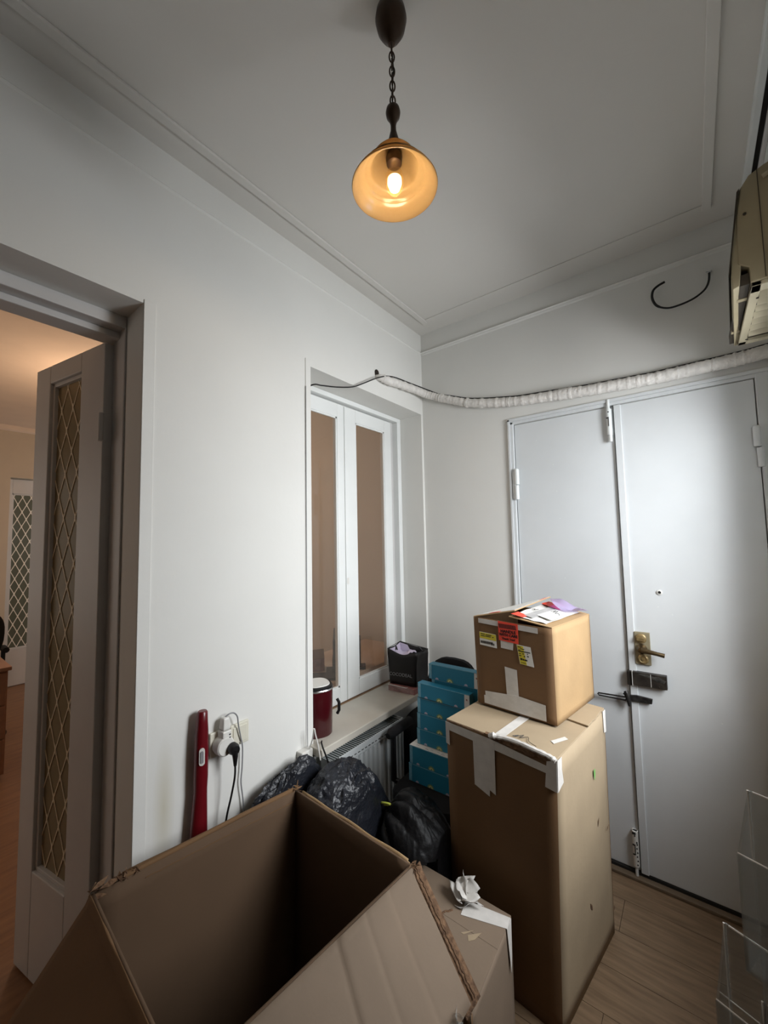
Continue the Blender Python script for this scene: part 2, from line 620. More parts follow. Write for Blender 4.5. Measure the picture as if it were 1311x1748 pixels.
# high transom rails near the ceiling above the appliance
tr = thing('trim_1', (1.58, -1.6, 2.76), kind='structure')
part('rail', MB().box((1.553, BY, 2.795), (1.572, -0.0, H)), m_gloss, tr, bev=0.002, label='white rail under the ceiling')
part('groove', MB().box((1.572, BY, 2.806), (1.588, -0.0, H)), m_dark, tr, label='dark groove')
part('rail', MB().box((1.588, BY, 2.79), (1.60, -0.0, H)), m_frame, tr, bev=0.002)
part('transom_panel', MB().box((1.60, BY, 2.50), (1.619, -0.0, H)), m_gloss, tr)

# ================================================================== INNER WINDOW in the left wall
win = thing('window_1', (-0.19, -0.49, 0.65), label='white double sash window in the left wall, deep in its reveal', kind='structure')
f = MB()
FX = -0.163
# stepped outer frame
for (y0, y1, z0, z1) in ((WY0 + 0.0005, WY0 + 0.030, 0.65, WZ1 - 0.026), (WY1 - 0.038, WY1 - 0.0005, 0.65, WZ1 - 0.026), (WY0 + 0.0005, WY1 - 0.0005, WZ1 - 0.026, WZ1 - 0.0005)):
    f.box((-0.245, y0, z0), (FX, y1, z1))
part('frame', f, m_sash, win, bev=0.002)
f = MB()
for (y0, y1, z0, z1) in ((WY0 + 0.030, WY0 + 0.045, 0.65, 2.262), (WY1 - 0.075, WY1 - 0.038, 0.65, 2.262), (WY0 + 0.03, WY1 - 0.038, 2.262, 2.276)):
    f.box((-0.245, y0, z0), (-0.205, y1, z1))
part('rebate', f, m_frame, win)
part('bottom_strip', MB().box((-0.215, WY0, 0.62), (-0.176, WY1, 0.652)), m_wood, win, label='bare wood strip under the sashes')


def sash(y0, y1, gy0, gy1, tilt=0.0):
    s_ = MB()
    z0, z1, gz0, gz1 = 0.655, 2.268, 0.737, 2.192
    xa, xb = -0.222, -0.187
    s_.box((xa, y0, z0), (xb, gy0, z1))
    s_.box((xa, gy1, z0), (xb, y1, z1))
    s_.box((xa, gy0, z0), (xb, gy1, gz0))
    s_.box((xa, gy0, gz1), (xb, gy1, z1))
    p = part('sash', s_, m_sash, win, bev=0.0025)
    b = MB()
    e = 0.008
    b.box((xb - 0.012, gy0, gz0), (xb - 0.004, gy0 + e, gz1))
    b.box((xb - 0.012, gy1 - e, gz0), (xb - 0.004, gy1, gz1))
    b.box((xb - 0.012, gy0, gz0), (xb - 0.004, gy1, gz0 + e))
    b.box((xb - 0.012, gy0, gz1 - e), (xb - 0.004, gy1, gz1))
    part('glazing_bead', b, m_sash, p)
    part('pane', MB().box((-0.207, gy0, gz0), (-0.204, gy1, gz1)), m_pane, p)


sash(-0.922, -0.5145, -0.86, -0.592)
sash(-0.5115, -0.098, -0.440, -0.168)
part('meeting_bead', MB().box((-0.187, -0.540, 0.66), (-0.180, -0.5155, 2.262)), m_sash, win, bev=0.002)
lk = MB().box((-0.180, -0.536, 1.27), (-0.1785, -0.522, 1.305))
part('striker_plate', lk, m_wplast, win)

sill = structure('window_sill', MB().box((-0.19, -0.975, 0.618), (0.072, -0.022, 0.650)), m_sill, bev=0.004, label='pale window sill board over the radiator')

# ================================================================== ENTRANCE DOOR (far wall)
dr = thing('door_1', (1.07, -0.0, 0.0), label='grey white double entrance door with bolts and a lever handle', kind='structure')
c = MB()
c.box((0.553, -0.014, 0.0), (0.566, 0.0, 2.156))
c.box((0.566, -0.008, 0.0), (0.582, 0.045, 2.140))
c.box((0.553, -0.014, 2.143), (RX, 0.0, 2.158))
c.box((0.566, -0.008, 2.1275), (RX, 0.045, 2.143))
c.box((DX1 + 0.001, -0.010, 0.0), (RX, 0.0, 2.143))
part('door_casing', c, m_door, dr, bev=0.002)
leafL = part('door_leaf', MB().box((0.585, 0.004, 0.028), (1.062, 0.04, 2.124)), m_door, dr, bev=0.002)
leafR = part('door_leaf', MB().box((1.092, -0.002, 0.028), (1.558, 0.04, 2.124)), m_door, dr, bev=0.002)
part('astragal', MB().box((1.066, -0.010, 0.028), (1.0945, 0.04, 2.124)), m_door, dr, bev=0.002)
part('threshold', MB().box((0.553, -0.034, 0.0), (RX, 0.03, 0.014)), m_thresh, dr, bev=0.003)
part('threshold_seal', MB().box((0.585, -0.006, 0.014), (1.56, 0.03, 0.026)), m_dark, dr)
# hinges: welded barrel hinges
h = MB().tube([(0.593, -0.016, 1.712), (0.593, -0.016, 1.788)], 0.0115, 14).tube([(0.595, -0.016, 1.792), (0.595, -0.016, 1.872)], 0.0125, 14)
h.lathe([(0.0115, 0), (0.008, 0.006), (0, 0.008)], (0.595, -0.016, 1.872)).box((0.572, -0.018, 1.716), (0.586, -0.010, 1.866))
part('hinge', h, m_gloss, leafL, True)
h = MB().tube([(1.560, -0.016, 1.766), (1.560, -0.016, 1.842)], 0.011, 14).tube([(1.553, -0.016, 1.848), (1.553, -0.016, 1.926)], 0.012, 14)
h.lathe([(0.012, 0), (0.009, 0.005), (0, 0.007)], (1.553, -0.016, 1.926))
part('hinge', h, m_door, leafR, True)


def bolt(x, z0, z1, worn, par):
    """surface flush bolt: half round case, slot, rod"""
    cs = MB()
    cs.box((x - 0.011, -0.012, z0), (x + 0.012, 0.005, z1))
    cs.lathe([(0.0105, z0), (0.0105, z1)], (x, -0.012, 0), (0, 0, 1), 18, True, True)
    p = part('bolt', cs, m_gloss if not worn else m_wplast, par, True, label='worn white door bolt at the floor' if worn else 'white door bolt at the head')
    rod = MB()
    if worn:
        rod.tube([(x, -0.013, 0.012), (x, -0.013, z0)], 0.006, 12)
    else:
        rod.tube([(x, -0.014, z1), (x, -0.014, 2.155)], 0.0065, 12)
        rod.tube([(x + 0.003, -0.014, z0 - 0.034), (x + 0.003, -0.014, z0)], 0.0085, 12)
    part('bolt_rod', rod, m_gloss, p, True)
    sl = MB()
    zc = (z0 + z1) / 2
    sl.box((x - 0.002, -0.0240, zc - 0.022), (x + 0.001, -0.0222, zc + 0.022))
    sl.box((x - 0.010, -0.0232, zc + 0.016), (x - 0.001, -0.0200, zc + 0.021))
    sl.disc((x, -0.0218, z1 - 0.016), (0, -1, 0), 0.003, 0.0015, 10)
    if worn:
        sl.box((x - 0.010, -0.0225, z1 - 0.012), (x + 0.004, -0.0205, z1 - 0.002))
        sl.box((x + 0.004, -0.0222, zc + 0.028), (x + 0.009, -0.0205, zc + 0.034))
        for i in range(6):
            sl.disc((x + 0.006 + 0.002 * (i % 2), -0.0205, z0 + 0.012 + i * 0.017), (0, -1, 0), 0.0028, 0.002, 8)
        sl.box((x - 0.010, -0.0222, zc - 0.024), (x - 0.002, -0.0205, zc - 0.019))
    part('bolt_slot', sl, m_dark, p)
    return p


bolt(1.045, 1.985, 2.110, False, leafL)
bolt(1.050, 0.052, 0.200, True, leafL)
# peephole
pe = MB().lathe([(0.011, 0), (0.011, 0.004), (0.006, 0.006), (0.006, 0.003)], (1.199, -0.002, 1.254), (0, -1, 0), 20, True, False)
p = part('peephole', pe, m_wplast, leafR, True)
part('peephole_lens', MB().disc((1.199, -0.004, 1.254), (0, -1, 0), 0.006, 0.001, 16), m_dark, p)
# lock plate with two turn knobs and a lever
LX = 1.123
lp = part('lock_plate', MB().box((1.094, -0.0145, 0.932), (1.153, -0.002, 1.074)), m_plate, leafR, bev=0.002)
kb = MB().lathe([(0.021, 0), (0.021, 0.008), (0.016, 0.012), (0.0, 0.012)], (1.120, -0.0145, 1.047), (0, -1, 0), 24)
kb.box((1.106, -0.036, 1.040), (1.134, -0.026, 1.050))
part('turn_knob', kb, m_brass, lp, True)
kb = MB().lathe([(0.021, 0), (0.021, 0.007), (0.015, 0.011), (0.011, 0.009), (0.0, 0.009)], (1.124, -0.0145, 0.958), (0, -1, 0), 24)
kb.disc((1.124, -0.0235, 0.958), (0, -1, 0), 0.006, 0.004, 12)
part('lock_cylinder', kb, m_brass, lp, True)
hd = MB().lathe([(0.021, 0), (0.021, 0.006), (0.013, 0.014), (0.012, 0.034), (0.0, 0.036)], (1.121, -0.0145, 1.002), (0, -1, 0), 24)
hd.tube([(1.121, -0.044, 1.002), (1.150, -0.048, 0.999), (1.178, -0.048, 0.995), (1.204, -0.044, 0.990)], [0.012, 0.010, 0.0085, 0.0095], 14)
part('lever_handle', hd, m_handle, lp, True)
# box latch below
bl = part('rim_latch', MB().box((1.080, -0.030, 0.842), (1.206, -0.002, 0.899)), m_iron, leafR, bev=0.002, label='dark rim latch with chipped paint')
part('latch_keeper', MB().box((1.057, -0.024, 0.836), (1.076, -0.006, 0.898)), m_iron, bl, bev=0.002)
ch = MB().prism([(1.100, -0.0305, 0.893), (1.128, -0.0305, 0.886), (1.150, -0.0305, 0.880), (1.168, -0.0305, 0.872), (1.196, -0.0305, 0.868), (1.203, -0.0305, 0.880), (1.190, -0.0305, 0.885), (1.178, -0.0305, 0.893), (1.160, -0.0305, 0.890), (1.130, -0.0305, 0.896)], (0, -0.0006, 0))
part('chipped_patch', ch, m_chip, bl)
ch = MB().box((1.1475, -0.0312, 0.843), (1.149, -0.0300, 0.898)).box((1.0775, -0.030, 0.838), (1.0795, -0.006, 0.898))
part('plate_joint', ch, m_wplast, bl)
part('screw', MB().disc((1.177, -0.030, 0.852), (0, -1, 0), 0.003, 0.0015, 10), m_chrome, bl)
# swing hasp
hs = MB()
lo = [(0.933, -0.016, 0.768), (0.936, -0.016, 0.772), (1.046, -0.020, 0.778), (1.050, -0.020, 0.772), (1.046, -0.020, 0.764), (0.938, -0.016, 0.762)]
hs.tube(lo, 0.0035, 8, close=True)
hp = part('swing_hasp', hs, m_blackiron, leafR, True, label='black swing hasp across the leaves')
kn = MB()
kn.tube([(1.049, -0.022, 0.806), (1.055, -0.026, 0.790), (1.058, -0.026, 0.768), (1.060, -0.020, 0.742)], [0.009, 0.010, 0.009, 0.005], 10)
kn.tube([(1.040, -0.024, 0.795), (1.050, -0.030, 0.785), (1.060, -0.03, 0.76)], 0.004, 8)
part('hasp_knuckle', kn, m_blackiron, hp, True)
part('hasp_arm', MB().prism([(1.062, -0.022, 0.766), (1.146, -0.022, 0.768), (1.149, -0.022, 0.790), (1.090, -0.022, 0.794), (1.064, -0.022, 0.790)], (0, 0.012, 0)), m_blackiron, hp, bev=0.002)
# nail pits on the left leaf
pits = MB()
for (px_, pz_) in ((0.70, 2.02), (0.78, 1.88), (0.79, 1.74), (0.80, 1.60), (0.81, 1.30), (0.88, 2.06), (1.24, 1.16), (1.19, 1.19), (1.38, 0.74)):
    pits.disc((px_, 0.004 if px_ < 1.06 else -0.002, pz_), (0, -1, 0), 0.0028, 0.0012, 8)
part('nail_head', pits, m_gloss, leafL, kind='stuff')

# ================================================================== OFFICE (next room)
mb = MB()
mb.box((-4.75, -3.6, 0), (-4.5, -1.235, H))
mb.box((-4.75, -0.35, 0), (-4.5, 0.8, H))
mb.box((-4.75, -1.235, 2.268), (-4.5, -0.35, H))
structure('wall_office_left', mb, m_room)
structure('wall_office_far', MB().box((-4.5, 0.55, 0), (-0.25, 0.70, H)), m_room)
structure('wall_office_pier', MB().box((-0.985, 0.42, 0), (-0.25, 0.55, H)), m_room)
structure('wall_office_back', MB().box((-4.75, -3.7, 0), (-0.25, -3.6, H)), m_room)
mb = MB().box((-0.262, DY1, 0), (-0.2505, WY0, H)).box((-0.262, -3.6, 0), (-0.2505, DY0, H)).box((-0.262, WY1, 0), (-0.2505, 0.55, H))
mb.box((-0.262, WY0, 0), (-0.2505, WY1, 0.60)).box((-0.262, DY0, 2.31), (-0.2505, 0.55, H))
structure('wall_office_right', mb, m_room)
cn = MB().prism([(-4.5, -3.6, H - 0.055), (-4.47, -3.6, H - 0.04), (-4.46, -3.6, H), (-4.5, -3.6, H)], (0, 4.1, 0))
structure('trim_2', cn, m_oceil)
# doorway frame
df = MB()
df.box((-0.25, DY1 - 0.006, 0), (-0.13, DY1, DZ - 0.012))
df.box((-0.25, DY0, DZ - 0.040), (-0.13, DY1, DZ))
df.box((-0.25, DY0, DZ - 0.062), (-0.175, DY1, DZ - 0.040))
df.box((-0.25, DY0, 0), (-0.13, DY0 + 0.035, DZ - 0.04))
dfo = structure('trim_3', df, m_frame, bev=0.003)


def lattice(org, dx, w_, z0, z1, pw, ph, r, thick, nrm):
    """crossing slanted bars with swollen nodes, within org + dx*[0,w_]"""
    mb = MB()
    dx, nrm = V(dx), V(nrm)
    org = V(org)
    slope = ph / pw
    k0 = int(-(z1 - z0) / ph) - 2
    k1 = int(w_ / pw) + int((z1 - z0) / ph) + 3
    for sgn in (1, -1):
        for k_ in range(k0, k1):
            # line u = k*pw + sgn*(z-z0)/slope
            za, zb = z0, z1
            pts = []
            for z in (z0, z1):
                pts.append((k_ * pw + sgn * (z - z0) / slope, z))
            # clip by u in [0,w_]
            (ua, za), (ub, zb) = pts
            ts = [0.0, 1.0]
            for lim in (0.0, w_):
                if abs(ub - ua) > 1e-9:
                    ts.append((lim - ua) / (ub - ua))
            ts = sorted(t_ for t_ in ts if -1e-9 <= t_ <= 1 + 1e-9)
            good = [(a, b) for a, b in zip(ts[:-1], ts[1:]) if b - a > 1e-6 and -1e-6 <= ua + (ub - ua) * (a + b) / 2 <= w_ + 1e-6]
            for a, b in good:
                A = org + dx * (ua + (ub - ua) * a) + V((0, 0, za + (zb - za) * a))
                B = org + dx * (ua + (ub - ua) * b) + V((0, 0, za + (zb - za) * b))
                d = (B - A).normalized()
                s_ = d.cross(nrm).normalized() * r
                mb.prism([A - s_, A + s_, B + s_, B - s_], nrm * thick)
    # nodes
    nz = int((z1 - z0) / (ph / 2)) + 1
    for i in range(nz + 1):
        for j in range(int(w_ / (pw / 2)) + 2):
            if (i + j) % 2 == 0:
                u, z = j * pw / 2, z0 + i * ph / 2
                if 0.004 < u < w_ - 0.004 and z0 + 0.02 < z < z1 - 0.02:
                    P = org + dx * u + V((0, 0, z)) - nrm * 0.0005
                    h_, q = ph * 0.11, r * 2.1
                    mb.prism([P - V((0, 0, h_)), P + dx * q, P + V((0, 0, h_)), P - dx * q], nrm * (thick + 0.001))
    return mb


def leaf(name, hx, hy, d, wd, z1, g0, g1, gz0, gz1, label, lm=m_frame, pane=m_frost, lr=0.0018, pw=0.082, ph=0.165):
    root = thing(name, (hx, hy, 0.0), label=label, kind='structure')
    d = V(d).normalized()
    n = V((d.y, -d.x, 0))      # towards the viewer side
    if n.dot(V((1.3, -2.1, 0)) - V((hx, hy, 0))) < 0:
        n = -n
    O = V((hx, hy, 0.0))

    def slab(mb, u0, u1, z0, z1_, a=-0.04, b=0.0):
        p = [O + d * u0 + n * a, O + d * u1 + n * a, O + d * u1 + n * b, O + d * u0 + n * b]
        return mb.hexa([q + V((0, 0, z0)) for q in p], [q + V((0, 0, z1_)) for q in p])
    mb = MB()
    slab(mb, 0, g0, 0.008, z1)
    slab(mb, g1, wd, 0.008, z1)
    slab(mb, g0, g1, 0.008, gz0)
    slab(mb, g0, g1, gz1, z1)
    lf = part('leaf', mb, lm, root, bev=0.003)
    mb = MB()
    e = 0.014
    slab(mb, g0, g0 + e, gz0, gz1, -0.028, -0.010)
    slab(mb, g1 - e, g1, gz0, gz1, -0.028, -0.010)
    slab(mb, g0, g1, gz0, gz0 + e, -0.028, -0.010)
    slab(mb, g0, g1, gz1 - e, gz1, -0.028, -0.010)
    part('glazing_bead', mb, lm, lf, bev=0.002)
    mb = slab(MB(), g0 + 0.002, g1 - 0.002, gz0 + 0.002, gz1 - 0.002, -0.026, -0.023)
    part('pane', mb, pane, lf)
    mb = lattice(O + d * (g0 + e), d, g1 - g0 - 2 * e, gz0 + e, gz1 - e, pw, ph, lr, 0.002, n)
    for v in mb.v:
        v -= n * 0.0225
    part('lattice', mb, m_lattice if pw > 0.08 else m_lattice2, lf, kind='stuff', label='pale diamond lattice over the glass')
    return root, lf, O, d, n, slab


root, lf, O, d, n, slab = leaf('door_2', -0.222, -1.682, (-0.98484, -0.17344, 0), 0.485, 2.205, 0.150, 0.375, 0.36, 2.135,
                               'narrow glazed door leaf with a diamond lattice, swung into the next room')
part('rebate_lip', slab(MB(), 0.485, 0.500, 0.008, 2.215, -0.040, -0.018), m_frame, lf, bev=0.002)
part('hinge', MB().tube([O + n * 0.006 + V((0, 0, 1.86)), O + n * 0.006 + V((0, 0, 1.955))], 0.008, 12).box(O + V((-0.03, -0.006, 1.865)), O + V((0.0, 0.0, 1.95))), m_frame, lf, True)
part('hinge', MB().tube([O + n * 0.006 + V((0, 0, 0.30)), O + n * 0.006 + V((0, 0, 0.395))], 0.008, 12), m_frame, lf, True)

# far glazed door of the office, in its opening
root3, lf3, O3, d3, n3, slab3 = leaf('door_3', -4.60, -1.232, (0, 1, 0), 0.44, 2.262, 0.035, 0.36, 0.40, 2.10,
                                     'far glazed lattice door across the next room', pane=glassy('dark_glass', (118, 122, 108), 0.1, 0.62, (0.5, 0.5, 0.45)), lr=0.0036, pw=0.075, ph=0.165)
hb = MB().tube([O3 + d3 * 0.42 + n3 * 0.03 + V((0, 0, 0.98)), O3 + d3 * 0.30 + n3 * 0.04 + V((0, 0, 0.98))], 0.008, 8)
part('lever_handle', hb, m_handle, lf3, True)
structure('wall_hall_beyond', MB().box((-6.6, -2.6, 0), (-6.5, 1.2, H)), m_room)
structure('floor_hall_beyond', MB().box((-6.5, -2.6, -0.06), (-4.75, 1.2, 0)), m_ofloor)
light('far_door_light', 'AREA', (-4.35, -0.1, 1.6), 5, (0.93, 0.97, 1.0), 0.4, 1.4, aim=(-0.3, -1, 0))  # unseen area light on the office side, aimed at the far door

# drawer cabinet seen past the door leaf
cb = thing('drawer_cabinet', (-2.56, -1.62, 0.0), 'beech coloured drawer cabinet beyond the lattice door leaf', 'cabinet')
part('carcass', MB().box((-2.78, -1.95, 0.03), (-2.32, -1.545, 0.70)), m_cab, cb, bev=0.004)
part('cabinet_top', MB().box((-2.80, -1.97, 0.70), (-2.27, -1.535, 0.725)), m_cab, cb, bev=0.004)
for z0 in (0.05, 0.265, 0.48):
    p = part('drawer', MB().box((-2.32, -1.94, z0), (-2.302, -1.555, z0 + 0.205)), m_cab, cb, bev=0.003)
part('plinth', MB().box((-2.76, -1.93, 0.0), (-2.34, -1.56, 0.03)), m_black, cb)


# office chair maker
def office_chair(loc, ang, label, group=None, seat_z=0.42, arms=True, back_top=0.84, back_w=0.40, seat=(0.40, 0.42), back_y=0.19, lean=0.04, arm_x=None, back_x=0.0, leg_l=0.235):
    x0, y0 = loc
    t = thing('office_chair', (x0, y0, 0.0), label, 'chair', group)
    ca, sa = cos(ang), sin(ang)

    def W(x, y, z):
        return V((x0 + x * ca - y * sa, y0 + x * sa + y * ca, z))

    def rot(mb):
        for v in mb.v:
            q = W(v.x, v.y, v.z)
            v.x, v.y, v.z = q
        return mb
    sw, sd = seat
    s_ = MB()
    ring = [(sw / 2 * (abs(cos(a)) ** 0.5) * (1 if cos(a) > 0 else -1), sd / 2 * (abs(sin(a)) ** 0.5) * (1 if sin(a) > 0 else -1)) for a in [2 * pi * i / 32 for i in range(32)]]
    for sc_, z in ((0.90, seat_z - 0.065), (1.0, seat_z - 0.045), (1.0, seat_z - 0.015), (0.94, seat_z)):
        for (a, b) in ring:
            s_.v.append(V((a * sc_, b * sc_, z)))
    for i in range(3):
        for j in range(32):
            s_.f.append([i * 32 + j, i * 32 + (j + 1) % 32, (i + 1) * 32 + (j + 1) % 32, (i + 1) * 32 + j])
    s_.f.append(list(range(32))[::-1])
    s_.f.append([96 + j for j in range(32)])
    part('seat', rot(s_), m_blackf, t, True)
    # backrest: rounded, slightly curved slab
    b_ = MB()
    zc = back_top - 0.19
    nb = 36
    for fr_ in (0, 1):
        for sc_ in (0.93, 1.0):
            for j in range(nb):
                a = 2 * pi * j / nb
                cx_ = (abs(cos(a)) ** 0.6) * (1 if cos(a) > 0 else -1) * back_w / 2
                cz_ = (abs(sin(a)) ** 0.75) * (1 if sin(a) > 0 else -1) * 0.19
                yy = back_y + lean * (cz_ / 0.19) - 0.6 * (cx_ * cx_) + (0 if (fr_ == 0) == (sc_ == 0.93) else 0)
                off = (-0.022 if fr_ == 0 else 0.022) * (1.0 if sc_ == 0.93 else 0.55)
                b_.v.append(V((cx_ * sc_ + back_x, yy + off, zc + cz_ * sc_)))
    idx = [0, 1, 3, 2]
    for i in range(3):
        A, B = idx[i], idx[i + 1]
        for j in range(nb):
            b_.f.append([A * nb + j, A * nb + (j + 1) % nb, B * nb + (j + 1) % nb, B * nb + j])
    b_.f.append([0 * nb + j for j in range(nb)])
    b_.f.append([2 * nb + j for j in range(nb)])
    part('backrest', rot(b_), m_blackf, t, True)
    part('back_post', rot(MB().tube([(0, 0.05, seat_z - 0.08), (0, back_y + 0.03, seat_z - 0.07), (0, back_y + 0.035, zc)], 0.016, 10)), m_black, t, True)
    part('column', rot(MB().tube([(0, 0, 0.10), (0, 0, 0.22), (0, 0, seat_z - 0.06)], [0.03, 0.022, 0.022], 14)), m_black, t, True)
    for i in range(5):
        a = 2 * pi * i / 5 + 0.3
        L_ = leg_l
        part('leg', rot(MB().tube([(0, 0, 0.10), (L_ * cos(a), L_ * sin(a), 0.068)], [0.022, 0.014], 8)), m_black, t, True)
        part('caster', rot(MB().lathe([(0.026, -0.02), (0.028, 0), (0.026, 0.02)], (L_ * cos(a), L_ * sin(a), 0.028), (-sin(a), cos(a), 0), 16, True, True)), m_black, t, True)
    if arms:
        for sx in (-1, 1):
            X_ = sx * (arm_x or sw / 2 + 0.02)
            if arms == 'left' and sx > 0:
                continue
            part('armrest', rot(MB().tube([(X_, -0.06, seat_z + 0.178), (X_, -0.03, seat_z + 0.182), (X_, 0.12, seat_z + 0.186)], [0.014, 0.024, 0.022], 10)), m_blackf, t, True)
            part('arm_support', rot(MB().tube([(sx * sw * 0.4, 0, seat_z - 0.06), (X_, -0.02, seat_z - 0.03), (X_, -0.02, seat_z + 0.18)], 0.015, 8)), m_black, t, True)
    return t


office_chair((-3.20, -1.655), R(-92), 'black office chair behind the beech drawer cabinet in the next room', seat_z=0.50, back_top=1.02, arms=True)

# desk and its things behind the inner window
dk = thing('desk', (-0.62, -0.20, 0.0), 'pale laminate desk standing behind the inner window', 'desk')
part('desk_top', MB().box((-0.78, -0.88, 0.700), (-0.28, 0.30, 0.728)), m_desk, dk, bev=0.002)
for (xx, yy) in ((-0.76, -0.85), (-0.34, -0.85), (-0.76, 0.24), (-0.34, 0.24)):
    part('leg', MB().box((xx, yy, 0.0), (xx + 0.04, yy + 0.04, 0.700)), m_gcable, dk)
# things on the office desk, seen through the inner window
DZT = 0.728
mo = thing('monitor', (-0.41, -0.41, DZT), 'black monitor seen edge-on through the left window pane', 'monitor')
pv = V((-0.70, 0.72, 0)).normalized()
pn = V((pv.y, -pv.x, 0))


def panel(c, half, z0, z1, t, ax=pv, nn=pn):
    c = V(c)
    p = [c - ax * half - nn * t, c + ax * half - nn * t, c + ax * half + nn * t, c - ax * half + nn * t]
    return MB().hexa([q + V((0, 0, z0)) for q in p], [q + V((0, 0, z1)) for q in p])


part('screen', panel((-0.43, -0.385, 0), 0.16, 0.80, 0.945, 0.010), m_black, mo, bev=0.003)
part('stand', panel((-0.40, -0.42, 0), 0.035, DZT, 0.82, 0.012), m_black, mo, bev=0.002)
part('foot', panel((-0.40, -0.42, 0), 0.08, DZT, DZT + 0.012, 0.05), m_black, mo, bev=0.003)
mo = thing('monitor', (-0.33, -0.27, DZT), 'black monitor edge showing at the left of the right window pane', 'monitor')
pv2 = V((-0.66, 0.75, 0)).normalized()
pn2 = V((pv2.y, -pv2.x, 0))
part('screen', panel((-0.345, -0.262, 0), 0.06, 0.752, 0.910, 0.011, pv2, pn2), m_black, mo, bev=0.003)
part('stand', panel((-0.345, -0.262, 0), 0.02, DZT, 0.76, 0.010, pv2, pn2), m_black, mo)
part('foot', panel((-0.345, -0.262, 0), 0.05, DZT, DZT + 0.010, 0.04, pv2, pn2), m_black, mo, bev=0.003)
bx = MB()
bx.hexa([(-0.60, -0.44, DZT), (-0.505, -0.50, DZT), (-0.44, -0.40, DZT), (-0.535, -0.34, DZT)], [(-0.60, -0.44, 0.80), (-0.505, -0.50, 0.80), (-0.44, -0.40, 0.80), (-0.535, -0.34, 0.80)])
for _v in bx.v:
    _v += V((-0.035, -0.030, 0))
t = thing('tissue_box', (-0.52, -0.42, DZT), 'small brown carton with a half open lid on the desk, behind the left pane', 'box')
part('body', bx, m_pinkpk, t, bev=0.002)
part('lid', MB().prism([(-0.540, -0.53, 0.80), (-0.475, -0.43, 0.80), (-0.535, -0.38, 0.835), (-0.595, -0.48, 0.835)], (0, 0, 0.003)), m_card, t)
single('keyboard', MB().hexa([(-0.42, -0.62, DZT), (-0.28, -0.50, DZT), (-0.34, -0.43, DZT), (-0.48, -0.55, DZT)], [(-0.42, -0.62, DZT + 0.014), (-0.28, -0.50, DZT + 0.014), (-0.34, -0.43, DZT + 0.018), (-0.48, -0.55, DZT + 0.018)]),
       m_black, 'flat black keyboard on the desk behind the left window pane', 'keyboard', bev=0.002)
single('mouse', MB().lathe([(0.0, 0.026), (0.014, 0.024), (0.022, 0.016), (0.025, 0.0)], (-0.50, -0.585, DZT), (0, 0, 1), 20, False, True), m_chrome, 'small grey mouse beside the black keyboard', 'mouse', True)
office_chair((-1.06, 0.10), R(160), 'black office chair at the desk, a sliver at the left pane edge', seat_z=0.46, back_top=0.90, arms=False, back_w=0.30, seat=(0.36, 0.36))

# ================================================================== PENDANT LAMP
LXc, LYc = 0.814, -1.41
lamp = thing('pendant_lamp', (LXc, LYc, H), 'lit pendant lamp with amber glass bell shade hanging on a bronze chain', 'lamp')
part('canopy', MB().lathe([(0.0, H - 0.004), (0.024, H - 0.004), (0.036, H - 0.014), (0.039, H - 0.034), (0.034, H - 0.058), (0.023, H - 0.078), (0.012, H - 0.090), (0.008, H - 0.100), (0.0, H - 0.102)], (LXc, LYc, 0), n=32), m_bronze, lamp, True)
zc_ = 2.728
for i in range(9):
    mb = MB()
    zc2 = zc_ - 0.012 - i * 0.0195
    pts = []
    for j in range(14):
        a = 2 * pi * j / 14
        px_, pz_ = 0.0062 * cos(a), 0.0145 * sin(a)
        pts.append((LXc + (px_ * 0.75 if i % 2 else px_ * 0.66), LYc + (px_ * 0.66 if i % 2 else -px_ * 0.75), zc2 + pz_))
    mb.tube(pts, 0.0019, 6, close=True)
    part('chain_link', mb, m_bronze, lamp, True)
part('cord', MB().tube([(LXc, LYc, 2.73), (LXc + 0.003, LYc + 0.002, 2.66), (LXc - 0.002, LYc, 2.60), (LXc, LYc, 2.55)], 0.0016, 6), m_dark, lamp, True)
part('stem', MB().lathe([(0.0, 2.568), (0.009, 2.566), (0.016, 2.558), (0.018, 2.548), (0.016, 2.537), (0.009, 2.526), (0.0065, 2.514), (0.007, 2.500), (0.011, 2.484), (0.0155, 2.466), (0.017, 2.445), (0.0, 2.445)], (LXc, LYc, 0), n=28), m_bronze, lamp, True)
prof = [(0.014, 2.446), (0.030, 2.444), (0.043, 2.437), (0.052, 2.426), (0.057, 2.413), (0.060, 2.403), (0.064, 2.397), (0.073, 2.394), (0.078, 2.389), (0.082, 2.379), (0.089, 2.372), (0.097, 2.364), (0.103, 2.354)]
inner = [(r - 0.0035, z - 0.0015) for r, z in prof[::-1]]
ringp = [(LXc + 0.0790 * cos(2 * pi * j / 48), LYc + 0.0790 * sin(2 * pi * j / 48), 2.3835) for j in range(48)]
sh = part('shade', MB().lathe(prof + [(0.1025, 2.3515)] + inner, (LXc, LYc, 0), n=64), m_shade, lamp, True)
part('socket', MB().lathe([(0.0, 2.444), (0.016, 2.442), (0.020, 2.430), (0.018, 2.414), (0.012, 2.410), (0.0, 2.410)], (LXc, LYc, 0), n=24), m_bronze, lamp, True)
part('shade_ridge', MB().tube(ringp, 0.0030, 8, close=True), m_shade, sh, True)
bb = part('bulb', MB().lathe([(0.010, 2.410), (0.011, 2.402), (0.018, 2.392), (0.0225, 2.378), (0.022, 2.364), (0.017, 2.348), (0.009, 2.338), (0.0, 2.335)], (LXc, LYc, 0), n=28), m_bulbglass, lamp, True)
part('filament', MB().lathe([(0.0, 2.388), (0.008, 2.384), (0.0165, 2.376), (0.017, 2.364), (0.012, 2.350), (0.0, 2.343)], (LXc, LYc, 0), n=20), m_fil, bb, True)
